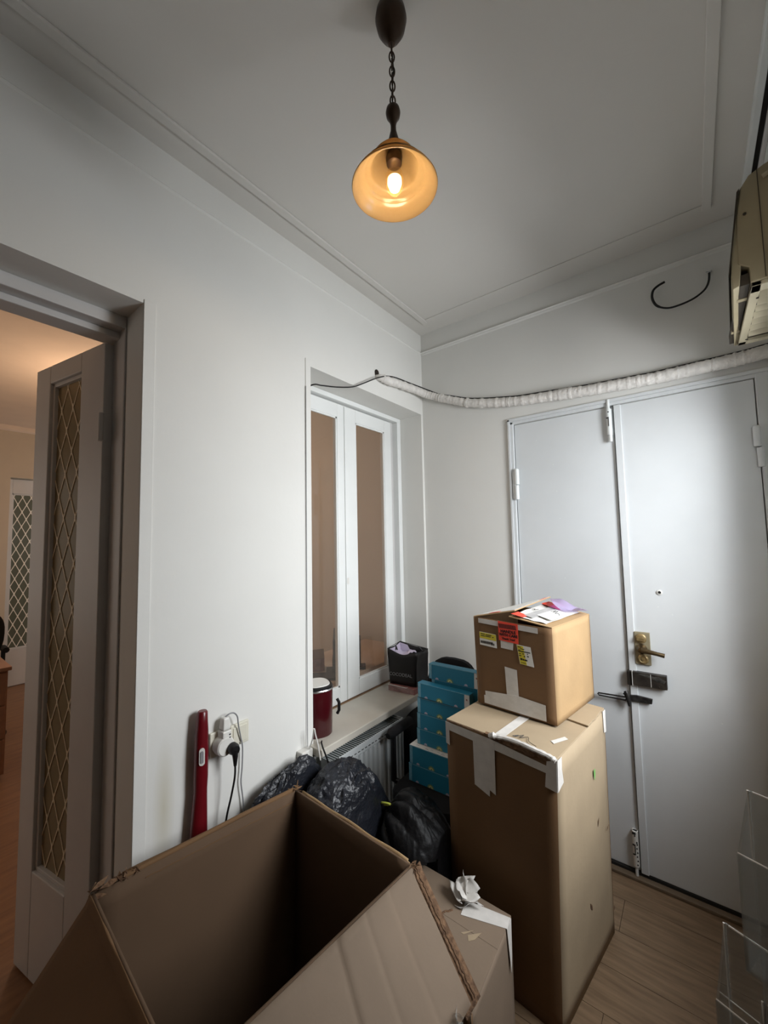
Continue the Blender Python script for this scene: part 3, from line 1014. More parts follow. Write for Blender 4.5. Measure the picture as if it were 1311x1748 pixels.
light('pendant_light', 'POINT', (LXc, LYc, 2.352), 3.3, (1.0, 0.74, 0.48), radius=0.022)

# ================================================================== WALL CABLES, PIPE, SOCKETS
pipe = [(-0.02, -0.468, 2.408), (0.02, -0.462, 2.400), (0.034, -0.407, 2.396), (0.036, -0.276, 2.409), (0.045, -0.133, 2.416), (0.060, -0.062, 2.410), (0.10, -0.040, 2.394), (0.145, -0.034, 2.374), (0.244, -0.032, 2.333), (0.338, -0.032, 2.298),
        (0.446, -0.032, 2.272), (0.547, -0.032, 2.254), (0.628, -0.034, 2.241), (0.735, -0.034, 2.232), (0.85, -0.034, 2.224), (0.957, -0.034, 2.215), (1.058, -0.034, 2.210),
        (1.152, -0.034, 2.206), (1.241, -0.034, 2.203), (1.325, -0.034, 2.204), (1.404, -0.034, 2.205), (1.479, -0.034, 2.206), (1.541, -0.034, 2.208), (1.612, -0.034, 2.214)]


def smooth_path(p, sub=6):
    p = [V(q) for q in p]
    out = []
    for i in range(len(p) - 1):
        a, b, c, d_ = p[max(i - 1, 0)], p[i], p[i + 1], p[min(i + 2, len(p) - 1)]
        for j in range(sub):
            t_ = j / sub
            out.append(0.5 * ((2 * b) + (c - a) * t_ + (2 * a - 5 * b + 4 * c - d_) * t_ ** 2 + (3 * b - a - 3 * c + d_) * t_ ** 3))
    out.append(p[-1])
    return out


pp = smooth_path(pipe, 12)
rs = []
for i, q in enumerate(pp):
    base_r = 0.0225 + 0.004 * min(1, max(0, q.x)) + 0.0015 * noise.noise(q * 30) + 0.0042 * (noise.noise(V((i * 0.9, 3, 1))))
    if abs(q.x - 0.86) < 0.05:
        base_r += 0.004 * (1 - abs(q.x - 0.86) / 0.05)
    if i < 24:
        base_r *= 0.55 + 0.45 * i / 24
    rs.append(base_r)
pw_ = thing('wrapped_pipe', tuple(pipe[8]), 'white tape-wrapped pipe sagging along the wall above the entrance door', 'pipe')
mb = MB().tube(pp, rs, 14)
part('pipe', mb, m_insul, pw_, True)
tp = MB()
for i in range(16, len(pp) - 6, 5):
    q, q2 = pp[i], pp[i + 2]
    r_ = rs[i] + 0.0006
    tp.tube([q, q.lerp(q2, 0.5), q2], [r_, r_ + 0.0022, r_], 12)
part('tape_wrap', tp, m_insul, pw_, True, kind='stuff')
mb = MB()
c0 = V((0.001, -0.468, 2.422))
pts = [c0 + V((0, 0.018 * cos(a) * (1.0 + 0.12 * sin(3 * a)), 0.030 * sin(a) * (1 + 0.1 * cos(2 * a)))) for a in [2 * pi * j / 16 for j in range(16)]]
mb.prism(pts, (0.001, 0, 0))
part('wall_hole', mb, m_hole, wl)
kab = [(-0.10, -0.955, 2.190), (0.004, -0.948, 2.216), (0.02, -0.90, 2.224), (0.02, -0.80, 2.246), (0.024, -0.696, 2.277), (0.03, -0.619, 2.317), (0.036, -0.522, 2.372), (0.044, -0.44, 2.408), (0.050, -0.36, 2.424), (0.050, -0.245, 2.434), (0.058, -0.12, 2.440), (0.084, -0.050, 2.430),
       (0.15, -0.040, 2.394), (0.225, -0.038, 2.366), (0.338, -0.036, 2.325)]
kab += [(q[0], -0.034, q[2] + 0.029) for q in pipe[10:]]
single('thin_black_cable', MB().tube(smooth_path(kab, 6), 0.0032, 8), m_black, 'thin black cable running from the inner window along the top of the wrapped pipe', 'cable', True)
arc = [(1.449, 0.0, 2.611), (1.449, -0.018, 2.607), (1.445, -0.022, 2.572), (1.434, -0.022, 2.546), (1.414, -0.022, 2.528), (1.383, -0.022, 2.514), (1.342, -0.022, 2.507), (1.300, -0.022, 2.509), (1.263, -0.022, 2.533), (1.247, -0.022, 2.571), (1.250, -0.022, 2.606), (1.268, -0.022, 2.623), (1.296, -0.022, 2.632)]
t = thing('cable_stub', arc[0], 'black curled cable end sticking out of the wall beside the air conditioner', 'cable')
part('cable', MB().tube(smooth_path(arc, 6), [0.0042] * (len(smooth_path(arc, 6)) - 26) + [0.0052] * 26, 8), m_black, t, True)
part('wire_end', MB().tube([(1.440, -0.010, 2.618), (1.449, -0.018, 2.612), (1.456, -0.010, 2.618)], 0.004, 6).tube([(1.449, -0.002, 2.618), (1.449, -0.016, 2.610)], 0.005, 6), m_chrome, t, True)

# sockets
so = thing('double_socket', (0.0, -1.34, 0.79), 'ivory double wall socket plate beside the dark red stick', 'socket')
part('plate', MB().box((0, -1.418, 0.786), (0.010, -1.345, 0.868)), m_ivory, so, bev=0.003)
part('plate', MB().box((0, -1.342, 0.790), (0.010, -1.270, 0.866)), m_ivory, so, bev=0.003)
part('rocker', MB().box((0.010, -1.334, 0.800), (0.0135, -1.280, 0.856)), m_ivory, so, bev=0.002)
part('plate_edge', MB().box((0, -1.434, 0.784), (0.004, -1.424, 0.868)), m_gcable, so)
ad = thing('plug_adapter', (0.02, -1.37, 0.80), 'white round multi-plug adapter in the wall socket', 'adapter')
part('body', MB().lathe([(0.030, 0), (0.032, 0.012), (0.031, 0.036), (0.027, 0.040), (0.0, 0.040)], (0.010, -1.382, 0.824), (1, 0, 0), 28, True), m_wplast, ad, True)
part('neck', MB().box((0.012, -1.394, 0.846), (0.048, -1.362, 0.874)), m_wplast, ad, bev=0.004)
pl = thing('white_plug', (0.03, -1.36, 0.86), 'white charger plug with a grey cable on top of the adapter', 'plug')
part('plug_body', MB().hexa([(0.014, -1.392, 0.876), (0.046, -1.392, 0.876), (0.046, -1.362, 0.876), (0.014, -1.362, 0.876)], [(0.018, -1.388, 0.915), (0.042, -1.388, 0.915), (0.042, -1.366, 0.915), (0.018, -1.366, 0.915)]), m_wplast, pl, bev=0.005)
mk = MB()
for i in range(4):
    mk.box((0.0464, -1.372 + 0.000, 0.858 - i * 0.010), (0.0490, -1.366, 0.862 - i * 0.010))
part('socket_holes', mk, m_dark, ad)
gc = [(0.030, -1.375, 0.915), (0.034, -1.362, 0.922), (0.034, -1.345, 0.918), (0.030, -1.330, 0.900), (0.024, -1.322, 0.868), (0.020, -1.310, 0.820), (0.016, -1.300, 0.780), (0.014, -1.300, 0.71), (0.014, -1.304, 0.662), (0.014, -1.296, 0.60), (0.014, -1.288, 0.50), (0.012, -1.292, 0.30), (0.012, -1.30, 0.01)]
part('grey_cable', MB().tube(smooth_path(gc, 5), 0.0024, 8), m_gcable, pl, True)
bp_ = thing('black_plug', (0.06, -1.36, 0.80), 'black mains plug with a black cable in the adapter', 'plug')
part('plug_body', MB().lathe([(0.018, 0), (0.019, 0.014), (0.015, 0.026), (0.0, 0.028)], (0.051, -1.362, 0.815), (1, -0.1, -0.1), 22, True).tube([(0.066, -1.362, 0.812), (0.070, -1.362, 0.790), (0.068, -1.361, 0.760)], [0.012, 0.009, 0.005], 12), m_black, bp_, True)
bc = [(0.068, -1.361, 0.762), (0.064, -1.360, 0.720), (0.054, -1.366, 0.66), (0.042, -1.376, 0.590), (0.030, -1.380, 0.50), (0.02, -1.380, 0.30), (0.02, -1.380, 0.005)]
part('black_cable', MB().tube(smooth_path(bc, 5), 0.0033, 8), m_black, bp_, True)

# dark red stick (handheld appliance) leaning against the wall
vc = thing('stick_vacuum', (0.035, -1.47, 0.0), 'dark red stick vacuum leaning upright against the left wall', 'vacuum')
prof_v = [(0.965, 0.013, 0.012, -1.459), (0.960, 0.0165, 0.016, -1.459), (0.93, 0.018, 0.018, -1.460), (0.90, 0.0205, 0.019, -1.4605), (0.85, 0.022, 0.020, -1.461), (0.76, 0.0225, 0.020, -1.462), (0.72, 0.021, 0.019, -1.463), (0.66, 0.024, 0.020, -1.465), (0.60, 0.027, 0.021, -1.467), (0.40, 0.030, 0.024, -1.470), (0.12, 0.03, 0.024, -1.475), (0.10, 0.02, 0.02, -1.475)]
mb = MB()
nn_ = 20
for (z, ry, rx, yc) in prof_v:
    for j in range(nn_):
        a = 2 * pi * j / nn_
        mb.v.append(V((0.034 + rx * cos(a), yc + ry * sin(a), z)))
for i in range(len(prof_v) - 1):
    for j in range(nn_):
        mb.f.append([i * nn_ + j, i * nn_ + (j + 1) % nn_, (i + 1) * nn_ + (j + 1) % nn_, (i + 1) * nn_ + j])
mb.f.append(list(range(nn_)))
mb.f.append([(len(prof_v) - 1) * nn_ + j for j in range(nn_)])
bd = part('body', mb, m_vac, vc, True)
sw = MB()
for i in range(24):
    pass
ov = [(0.048 + 0.0, -1.4645 + 0.0085 * cos(a) * 1.0, 0.830 + (0.016 if sin(a) > 0 else -0.016) + 0.0085 * sin(a)) for a in [2 * pi * i / 24 for i in range(24)]]
dirv = V((0.92, -0.39, 0)).normalized()
sd_ = V((0.39, 0.92, 0)).normalized()
cc = V((0.034, -1.461, 0.830)) + dirv * 0.0195
ov = [cc + sd_ * (0.0085 * cos(a)) + V((0, 0, (0.018 if sin(a) > 0 else -0.018) + 0.0085 * sin(a))) for a in [2 * pi * (i + 0.5) / 24 for i in range(24)]]
sp = part('switch_bezel', MB().prism(ov, dirv * 0.0045), m_wplast, bd)
ov2 = [cc + dirv * 0.0046 + sd_ * (0.0045 * cos(a)) + V((0, 0, (0.014 if sin(a) > 0 else -0.014) + 0.0045 * sin(a))) for a in [2 * pi * (i + 0.5) / 24 for i in range(24)]]
part('switch_slider', MB().prism(ov2, dirv * 0.002), m_gcable, sp)
for i in range(5):
    pass
part('floor_head', MB().hexa([(0.012, -1.58, 0.0), (0.075, -1.58, 0.0), (0.075, -1.405, 0.0), (0.012, -1.405, 0.0)], [(0.018, -1.56, 0.05), (0.055, -1.56, 0.05), (0.055, -1.42, 0.05), (0.018, -1.42, 0.05)]), m_vac, vc, bev=0.006)
part('neck', MB().tube([(0.034, -1.475, 0.045), (0.034, -1.475, 0.11)], 0.017, 14), m_black, vc, True)

# white power adapter by the sill corner with its cords
pa = thing('power_adapter', (0.02, -1.0, 0.60), 'small white power adapter on the wall left of the sill end', 'adapter')
part('body', MB().box((0.0, -1.043, 0.602), (0.036, -0.985, 0.655)), m_wplast, pa, bev=0.004)
part('white_cord', MB().tube(smooth_path([(0.03, -1.0, 0.655), (0.050, -1.000, 0.70), (0.062, -1.002, 0.745), (0.066, -0.998, 0.72), (0.074, -0.992, 0.68), (0.080, -0.985, 0.62)], 5), 0.0028, 8), m_wplast, pa, True)
part('thin_cord', MB().tube(smooth_path([(0.008, -0.990, 0.655), (0.006, -0.989, 0.80), (0.006, -0.987, 1.2), (0.006, -0.985, 2.2)], 4), 0.0014, 6), m_gcable, pa, True)
single('power_cable', MB().tube(smooth_path([(0.03, -0.93, 0.658), (0.055, -0.955, 0.668), (0.082, -0.972, 0.662), (0.094, -0.966, 0.63), (0.10, -0.96, 0.605)], 5), 0.0035, 8), m_black,
       'short black cord curling over the sill end beside the red bin', 'cord', True)

# ================================================================== ON THE SILL
# dark red bin
bn = thing('pedal_bin', (-0.075, -0.888, 0.65), 'small dark red metal bin with a silver lid on the window sill', 'bin')
bcx, bcy = -0.062, -0.872


def squircle(rx, ry, z, k_=0.8, n_=40, rotz=R(-25)):
    out = []
    for j in range(n_):
        a = 2 * pi * j / n_
        x = (abs(cos(a)) ** k_) * (1 if cos(a) > 0 else -1) * rx
        y_ = (abs(sin(a)) ** k_) * (1 if sin(a) > 0 else -1) * ry
        out.append(V((bcx + x * cos(rotz) - y_ * sin(rotz), bcy + x * sin(rotz) + y_ * cos(rotz), z)))
    return out


def rings(rr):
    mb = MB()
    n_ = len(rr[0])
    for r_ in rr:
        mb.v += r_
    for i in range(len(rr) - 1):
        for j in range(n_):
            mb.f.append([i * n_ + j, i * n_ + (j + 1) % n_, (i + 1) * n_ + (j + 1) % n_, (i + 1) * n_ + j])
    mb.f.append(list(range(n_))[::-1])
    mb.f.append([(len(rr) - 1) * n_ + j for j in range(n_)])
    return mb


part('body', rings([squircle(0.066, 0.060, 0.650), squircle(0.071, 0.065, 0.656), squircle(0.074, 0.068, 0.845)]), m_bin, bn, True)
part('rim', rings([squircle(0.075, 0.069, 0.845), squircle(0.077, 0.071, 0.849), squircle(0.075, 0.069, 0.853)]), m_chrome, bn, True)
part('lid_ring', rings([squircle(0.073, 0.067, 0.853), squircle(0.073, 0.067, 0.861), squircle(0.069, 0.063, 0.865)]), m_black, bn, True)
part('lid', rings([squircle(0.062, 0.056, 0.864), squircle(0.060, 0.054, 0.868)]), m_white, bn, True, label='silvery white lid panel')
part('handle', MB().tube([(-0.005, -0.800, 0.785), (0.002, -0.795, 0.77), (0.002, -0.795, 0.735), (-0.005, -0.800, 0.72)], 0.007, 8), m_black, bn, True)

# pink carton in clear film under the paper bag
pk = thing('wrapped_carton', (-0.01, -0.22, 0.65), 'dusty pink carton in clear film lying on the sill under the black bag', 'box')
lo_ = [(-0.100, -0.290, 0.650), (0.066, -0.272, 0.650), (0.062, -0.095, 0.650), (-0.105, -0.110, 0.650)]
hi_ = [(-0.100, -0.290, 0.684), (0.066, -0.272, 0.680), (0.062, -0.095, 0.680), (-0.105, -0.110, 0.684)]
part('carton', MB().hexa(lo_, hi_), m_pinkpk, pk, bev=0.002)
part('white_edge', MB().tube([(-0.100, -0.292, 0.684), (0.020, -0.280, 0.683), (0.028, -0.282, 0.688)], 0.002, 6), m_white, pk)
mb = MB().grid(lambda u, v: V((-0.103 + 0.172 * u, -0.298 - 0.006 * sin(9 * u + 5 * v) - 0.01 * (1 - v) + 0.018 * u, 0.652 + 0.033 * v)), 14, 6)
part('film', mb, m_cello, pk, True)

# black paper bag with lilac lining
bg = thing('paper_bag', (-0.01, -0.2, 0.684), 'open black paper carrier bag with pale letters standing on the window sill corner', 'bag')
B0 = [V((-0.100, -0.272, 0.6845)), V((0.058, -0.240, 0.6845)), V((0.062, -0.120, 0.6845)), V((-0.100, -0.150, 0.6845))]
T0 = [V((-0.100, -0.290, 0.884)), V((0.066, -0.238, 0.870)), V((0.074, -0.130, 0.872)), V((-0.096, -0.170, 0.900))]


def bagface(a, b, c, d_, dip=0.0, bulge=0.0, nu=12, nv=8, nrm=V((0, 0, 0))):
    def fn(u, v):
        p = a * (1 - u) * (1 - v) + b * u * (1 - v) + c * u * v + d_ * (1 - u) * v
        p = p + nrm * (bulge * sin(pi * u) * sin(pi * min(1, v * 1.0)) + 0.003 * noise.noise(V((u * 4, v * 4, bulge * 50))))
        p = p - V((0, 0, dip * sin(pi * u) ** 2 * v))
        return p
    return MB().grid(fn, nu, nv)


nF = V((0.3, -1, 0)).normalized()
fr_p = part('front_panel', bagface(B0[0], B0[1], T0[1], T0[0], 0.022, 0.004, nrm=nF), m_blackpaper, bg, True)
solid(fr_p, 0.0016)
o = part('side_panel', bagface(B0[1], B0[2], T0[2], T0[1], 0.006, -0.016, nrm=V((1, 0, 0))), m_blackpaper, bg, True)
solid(o, 0.0016)
o = part('side_panel', bagface(B0[3], B0[0], T0[0], T0[3], 0.006, -0.014, nrm=V((-1, 0, 0))), m_blackpaper, bg, True)
solid(o, 0.0016)
o = part('back_panel', bagface(B0[2], B0[3], T0[3], T0[2], 0.004, 0.0, nrm=V((0, 1, 0))), m_blackpaper, bg, True)
solid(o, 0.0016)
part('lining', bagface(B0[2] + V((-0.006, -0.006, 0.05)), B0[3] + V((0.006, -0.006, 0.05)), T0[3] + V((0.004, -0.006, -0.004)), T0[2] + V((-0.070, -0.010, -0.004)), 0.0, 0.003, nrm=V((0, -1, 0))), m_lilac, bg, True, label='pale lilac lining')
part('lining', bagface(B0[3] + V((0.004, 0.0, 0.05)), B0[0] + V((0.004, 0.004, 0.05)), T0[0] + V((0.004, 0.006, -0.006)), T0[3] + V((0.004, -0.004, -0.004)), 0.006, 0.008, nrm=V((1, 0, 0))), m_lilac, bg, True, label='pale lilac lining')
part('filling', MB().grid(lambda u, v: V((-0.09 + 0.10 * u, -0.272 + 0.10 * v + 0.02 * u, 0.852 + 0.008 * sin(7 * u + 3 * v) + 0.008 * noise.noise(V((u * 5, v * 5, 1))))), 12, 10), m_lilac, bg, True, label='lilac tissue inside')
part('rim_ribbon', MB().tube([T0[0], T0[3], T0[2], T0[1]], 0.0018, 6).tube([T0[3].lerp(T0[2], 0.7) + V((0, -0.01, 0)), T0[3].lerp(T0[2], 0.75) + V((0, -0.02, 0.004)), T0[3].lerp(T0[2], 0.85) + V((0, -0.01, -0.02))], 0.004, 6), m_black, bg, True)
part('base', MB().prism(B0, (0, 0, 0.002)), m_blackpaper, bg)
ux = (B0[1] - B0[0]).normalized()
uy = ((T0[0] + T0[1]) / 2 - (B0[0] + B0[1]) / 2).normalized()
cen = (B0[0] + B0[1]) / 2 + uy * 0.058 + nF * 0.0085 - ux * 0.010
text_part('lettering', 'COCODEAL', 0.026, cen, ux, uy, m_gcable, fr_p)

# radiator under the sill
rd = thing('radiator', (0.06, -0.67, 0.1), 'white ribbed panel radiator on the wall below the sill', 'radiator')
mb = MB()
yy = -0.935
mb.box((0.030, -0.935, 0.095), (0.088, -0.432, 0.590))
while yy < -0.44:
    mb.prism([(0.088, yy + 0.004, 0.12), (0.097, yy + 0.010, 0.12), (0.097, yy + 0.022, 0.12), (0.088, yy + 0.028, 0.12)], (0, 0, 0.43))
    yy += 0.033
part('panel', mb, m_rad, rd, bev=0.001)
part('top_cover', MB().box((0.028, -0.938, 0.586), (0.099, -0.934, 0.597)).box((0.028, -0.434, 0.586), (0.099, -0.430, 0.597)).box((0.0955, -0.938, 0.586), (0.099, -0.430, 0.597)).box((0.028, -0.938, 0.586), (0.031, -0.430, 0.597)), m_rad, rd, bev=0.001)
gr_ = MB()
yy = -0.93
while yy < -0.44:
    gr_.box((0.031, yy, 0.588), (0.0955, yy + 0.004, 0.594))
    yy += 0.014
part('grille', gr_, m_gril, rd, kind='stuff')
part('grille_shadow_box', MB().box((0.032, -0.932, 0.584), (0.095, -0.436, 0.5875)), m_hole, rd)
part('side_cover', MB().box((0.028, -0.434, 0.11), (0.099, -0.428, 0.588)), m_rad, rd, bev=0.001)
sl = MB()
yy = -0.92
while yy < -0.45:
    sl.box((0.0975, yy, 0.566), (0.0982, yy + 0.014, 0.570))
    yy += 0.024
part('vent_slots', sl, m_dark, rd)
part('band', MB().box((0.088, -0.935, 0.556), (0.0978, -0.432, 0.586)), m_rad, rd)
part('bracket', MB().box((0.0, -0.85, 0.30), (0.03, -0.83, 0.5)), m_rad, rd)
part('bracket', MB().box((0.0, -0.52, 0.30), (0.03, -0.50, 0.5)), m_rad, rd)
part('pipe', MB().tube([(0.06, -0.90, 0.0), (0.06, -0.90, 0.10)], 0.009, 12), m_rad, rd, True)

bk = thing('bundle', (0.11, -0.25, 0.0), 'limp black backpack added to fill the dark corner right of the radiator', 'bundle')  # invented black filler for the dark corner; its form is guessed
def bpk(u, v):
    th, ph = pi * v, 2 * pi * u
    x = (abs(cos(ph)) ** 0.55) * (1 if cos(ph) > 0 else -1) * sin(th) ** 0.45
    y_ = (abs(sin(ph)) ** 0.55) * (1 if sin(ph) > 0 else -1) * sin(th) ** 0.45
    z = cos(th)
    z = (abs(z) ** 0.6) * (1 if z > 0 else -1)
    f_ = 1 + 0.05 * noise.noise(V((x * 2, y_ * 2, z * 2)))
    return V((0.108 + 0.078 * x * f_, -0.245 + 0.165 * y_ * f_, 0.296 + 0.290 * z * (1 + 0.03 * noise.noise(V((x, y_, 5))))))
part('body', MB().grid(bpk, 48, 30), m_blackf, bk, True)
part('front_pocket', MB().prism([(0.178, -0.37, 0.06), (0.178, -0.12, 0.06), (0.178, -0.12, 0.28), (0.178, -0.15, 0.32), (0.178, -0.34, 0.32), (0.178, -0.37, 0.28)], (0.018, 0, 0)), m_blackf, bk, bev=0.006)
part('handle', MB().tube([(0.11, -0.29, 0.580), (0.11, -0.27, 0.600), (0.11, -0.23, 0.600), (0.11, -0.21, 0.580)], 0.006, 8), m_black, bk, True)

# ================================================================== OFFICE CHAIR with the blue cartons, in the corner
office_chair((0.370, -0.570), R(0), 'black office chair in the corner buried under the pale blue cartons', seat_z=0.418, arms='left', back_top=0.936, back_w=0.27, seat=(0.34, 0.30), back_y=0.150, lean=0.015, arm_x=0.215, back_x=0.02, leg_l=0.14)


def blue_carton(x, y, z0, hh, label, ang=0.0, wd=0.262, dp=0.185, whiteend=True, whitetop=False, group='blue cartons stacked on the chair'):
    t = thing('blue_carton', (x + wd / 2, y + dp / 2, z0), label, 'carton', group)
    ca, sa = cos(ang), sin(ang)

    def W(a, b, z):
        return V((x + a * ca - b * sa, y + a * sa + b * ca, z0 + z))
    hh -= 0.0012
    c = [W(0, 0, 0), W(wd, 0, 0), W(wd, dp, 0), W(0, dp, 0)]
    e = [q + V((0, 0, hh)) for q in c]
    b = part('box_body', MB().hexa(c, e), m_blue, t, bev=0.0012)
    F = Face(c[0], c[1], e[1], e[0])
    part('left_print', F.patch(MB(), [(0.005, 0.02), (0.062, 0.02), (0.062, 0.98), (0.005, 0.98)], 0.0003, 0.0004), m_bluepale, t)
    for i in range(5):
        pass
    if whiteend:
        part('white_end_label', F.patch(MB(), [(0.905, 0.0), (1.0, 0.0), (1.0, 0.99), (0.912, 0.99)], 0.0003, 0.0004), m_white, t)
        part('label_mark', F.patch(MB(), [(0.94, 0.62), (0.965, 0.60), (0.965, 0.70), (0.94, 0.72)], 0.0009, 0.0002), m_pinkpk, t)
    part('top_edge', F.patch(MB(), [(0.0, 0.965), (1, 0.965), (1, 1.0), (0, 1.0)], 0.0004, 0.0004), m_bluepale, t)
    if whitetop:
        tf = Face(e[0] + V((0, 0, 0.0)), e[1], e[2], e[3])
        part('white_top_print', tf.patch(MB(), [(0.0, 0.0), (1, 0.0), (1, 0.6), (0, 0.6)], 0.0003, 0.0003), m_white, t)
        mk_ = MB()
        rnd = random.Random(3)
        for i in range(14):
            u, v = rnd.uniform(0.1, 0.9), rnd.uniform(0.05, 0.16)
            tf.patch(mk_, [(u, v), (u + 0.05, v), (u + 0.05, v + 0.015), (u, v + 0.015)], 0.0008, 0.0002)
        part('top_marks', mk_, m_gcable, t)
    # printed half round motifs near the lower edge
    for (u, rr, m_, m2) in ((0.17, 0.0085, m_lav, None), (0.435, 0.0165, m_olive, m_cream), (0.75, 0.0085, m_lav, None)):
        if u > 0.7 and not whiteend:
            pass
        pts = [F.at(u, 0.0, 0.0004) + F.ux * rr * cos(a) + V((0, 0, 0.002)) + F.uy * rr * 1.0 * sin(a) for a in [pi * i / 12 for i in range(13)]]
        part('motif', MB().prism(pts, F.n * 0.0004), m_, t)
        if m2:
            pts = [F.at(u, 0.0, 0.0009) + F.ux * rr * 0.66 * cos(a) + V((0, 0, 0.002)) + F.uy * rr * 0.66 * sin(a) for a in [pi * i / 12 for i in range(13)]]
            mo_ = part('motif_core', MB().prism(pts, F.n * 0.0003), m2, t)
            pts = [F.at(u, 0.0, 0.0013) + F.ux * (rr * 0.22 * cos(a) + 0.001) + V((0, 0, 0.005)) + F.uy * rr * 0.22 * sin(a) for a in [2 * pi * i / 12 for i in range(12)]]
            part('motif_dot', MB().prism(pts, F.n * 0.0003), m_olive, t)
    return t


# front column, bottom to top
blue_carton(0.247, -0.598, 0.4195, 0.078, 'lowest blue carton of the stack on the chair', 0.00, dp=0.105, whiteend=False)
blue_carton(0.253, -0.598, 0.4975, 0.079, 'blue carton second from the bottom, its white printed top showing', 0.0, dp=0.105, whitetop=True, whiteend=False)
for i, (x_, lb) in enumerate(((0.276, 'blue carton resting on the one with the white printed top'), (0.279, 'blue carton in the middle of the front column, third below its top'),
                              (0.282, 'blue carton just under the dark gap of the front column'))):
    blue_carton(x_, -0.568, 0.5775 + i * 0.0690, 0.0685, lb, 0.0, dp=0.042, wd=0.268)
blue_carton(0.289, -0.572, 0.7870, 0.066, 'topmost blue carton of the front column, white end label at right', R(-1.5), dp=0.040, wd=0.262)
# rear column behind it: a plain carton carries two more
rc = thing('cardboard_carton', (0.45, -0.50, 0.5775), 'plain brown carton hidden behind the blue cartons on the chair', 'carton')
part('box_body', MB().box((0.35, -0.5235, 0.5780), (0.545, -0.495, 0.795)), m_card, rc, bev=0.002)
blue_carton(0.335, -0.524, 0.7955, 0.069, 'rear blue carton tucked under the highest one', 0.0, wd=0.250, dp=0.036)
blue_carton(0.325, -0.530, 0.8650, 0.068, 'highest blue carton, rearmost in front of the chair back', 0.0, dp=0.040, wd=0.250)

# ================================================================== BLACK RUBBISH BAGS
def bag_mesh(c, r, seed, nu=150, nv=90, wr=0.05, squeeze=None, pinch=None, top_dir=None):
    c = V(c)
    mb = MB()
    k = []
    for i in range(nv + 1):
        th = pi * i / nv
        for j in range(nu):
            ph = 2 * pi * j / nu
            d = V((sin(th) * cos(ph), sin(th) * sin(ph), cos(th)))
            q = d * 2.0 + V((seed, seed * 0.7, 0))
            f = 1 + 0.10 * noise.noise(q * 0.8)
            wv = V((noise.noise(q * 1.6 + V((5, 0, 0))), noise.noise(q * 1.6 + V((0, 9, 0))), noise.noise(q * 1.6))) * 0.55
            rg = 1 - abs(noise.noise((q + wv) * V((1.0, 1.0, 1.0)).length * 1.1)) * 2
            rg2 = 1 - abs(noise.noise((q + wv * 0.8) * 4.6)) * 2
            f += wr * rg + wr * 0.42 * rg2
            if pinch:
                pd = V(pinch).normalized()
                ang = d.angle(pd)
                # gathered pleats running into the knot
                e1 = pd.orthogonal().normalized()
                e2 = pd.cross(e1)
                az = math.atan2(d.dot(e2), d.dot(e1))
                wgt = math.exp(-(ang / 1.1) ** 2)
                f += wgt * 0.11 * (abs(sin(az * 5.5 + 1.2 * noise.noise(V((az, seed, 0))))) - 0.5) * min(1, ang * 2.2)
                f += 0.10 * math.exp(-(ang / 0.16) ** 2)
            p = V((d.x * r[0], d.y * r[1], d.z * r[2])) * f + c
            if squeeze:
                p = squeeze(p)
            p.z = max(p.z, 0.002)
            mb.v.append(p)
    for i in range(nv):
        for j in range(nu):
            mb.f.append([i * nu + j, i * nu + (j + 1) % nu, (i + 1) * nu + (j + 1) % nu, (i + 1) * nu + j])
    return mb


def sq1(p):
    p.x = max(p.x, 0.104 + 0.001 * sin(p.z * 50)) if p.y > -0.95 and p.z < 0.60 else max(p.x, 0.012)
    if p.y < -0.96:
        p.x = max(p.x, 0.118)
    if p.x > 0.29:
        p.x = 0.29 + (p.x - 0.29) * 0.35
    if p.y < -1.19 + 0.0 and p.x > 0.17:
        p.y = -1.19
    p.z = min(p.z, 0.612) if (p.x < 0.08 and p.y > -0.98) else p.z
    return p


rb = thing('rubbish_bag', (0.2, -0.98, 0.0), 'large black rubbish bag slumped between the radiator and the open box', 'bag')
part('bag', bag_mesh((0.215, -1.000, 0.295), (0.175, 0.240, 0.345), 2.0, 260, 150, wr=0.036, squeeze=sq1), m_blackpl, rb, True)


def sq3(p):
    p.x = max(p.x, 0.024)
    if p.x > 0.108:
        p.x = 0.108 + (p.x - 0.108) * 0.1
    p.y = min(p.y, -0.945)
    if p.y > -0.985:
        p.z = min(p.z, 0.598)
    return p


rb = thing('rubbish_bag', (0.07, -1.2, 0.0), 'flat black rubbish bag wedged against the left wall behind the open box', 'bag')
part('bag', bag_mesh((0.075, -1.135, 0.315), (0.090, 0.220, 0.340), 8.0, 160, 110, wr=0.045, squeeze=sq3), m_blackpl, rb, True)


def sq2(p):
    p.x = min(p.x, 0.545)
    if p.x < 0.34:
        p.x = 0.34 - (0.34 - p.x) * 0.5
    if p.y < -0.86 and p.z < 0.37:
        p.x = min(p.x, 0.492)
    p.y = max(p.y, -1.18)
    if p.y > -0.735:
        p.y = -0.735 + (p.y + 0.735) * 0.12
    return p


rb = thing('rubbish_bag', (0.43, -0.83, 0.0), 'pleated black rubbish bag tied with yellow string beside the tall carton', 'bag')
b2 = part('bag', bag_mesh((0.415, -0.815, 0.255), (0.165, 0.140, 0.265), 5.0, 220, 130, wr=0.014, pinch=(-0.62, -0.35, 0.72), squeeze=sq2), m_blackpl2, rb, True)
ty = [(0.300, -0.870, 0.478), (0.313, -0.877, 0.486), (0.340, -0.876, 0.492), (0.350, -0.872, 0.488), (0.340, -0.868, 0.482), (0.317, -0.872, 0.478)]
part('yellow_tie', MB().tube(smooth_path(ty, 4), 0.0042, 6), m_tie, rb, True)

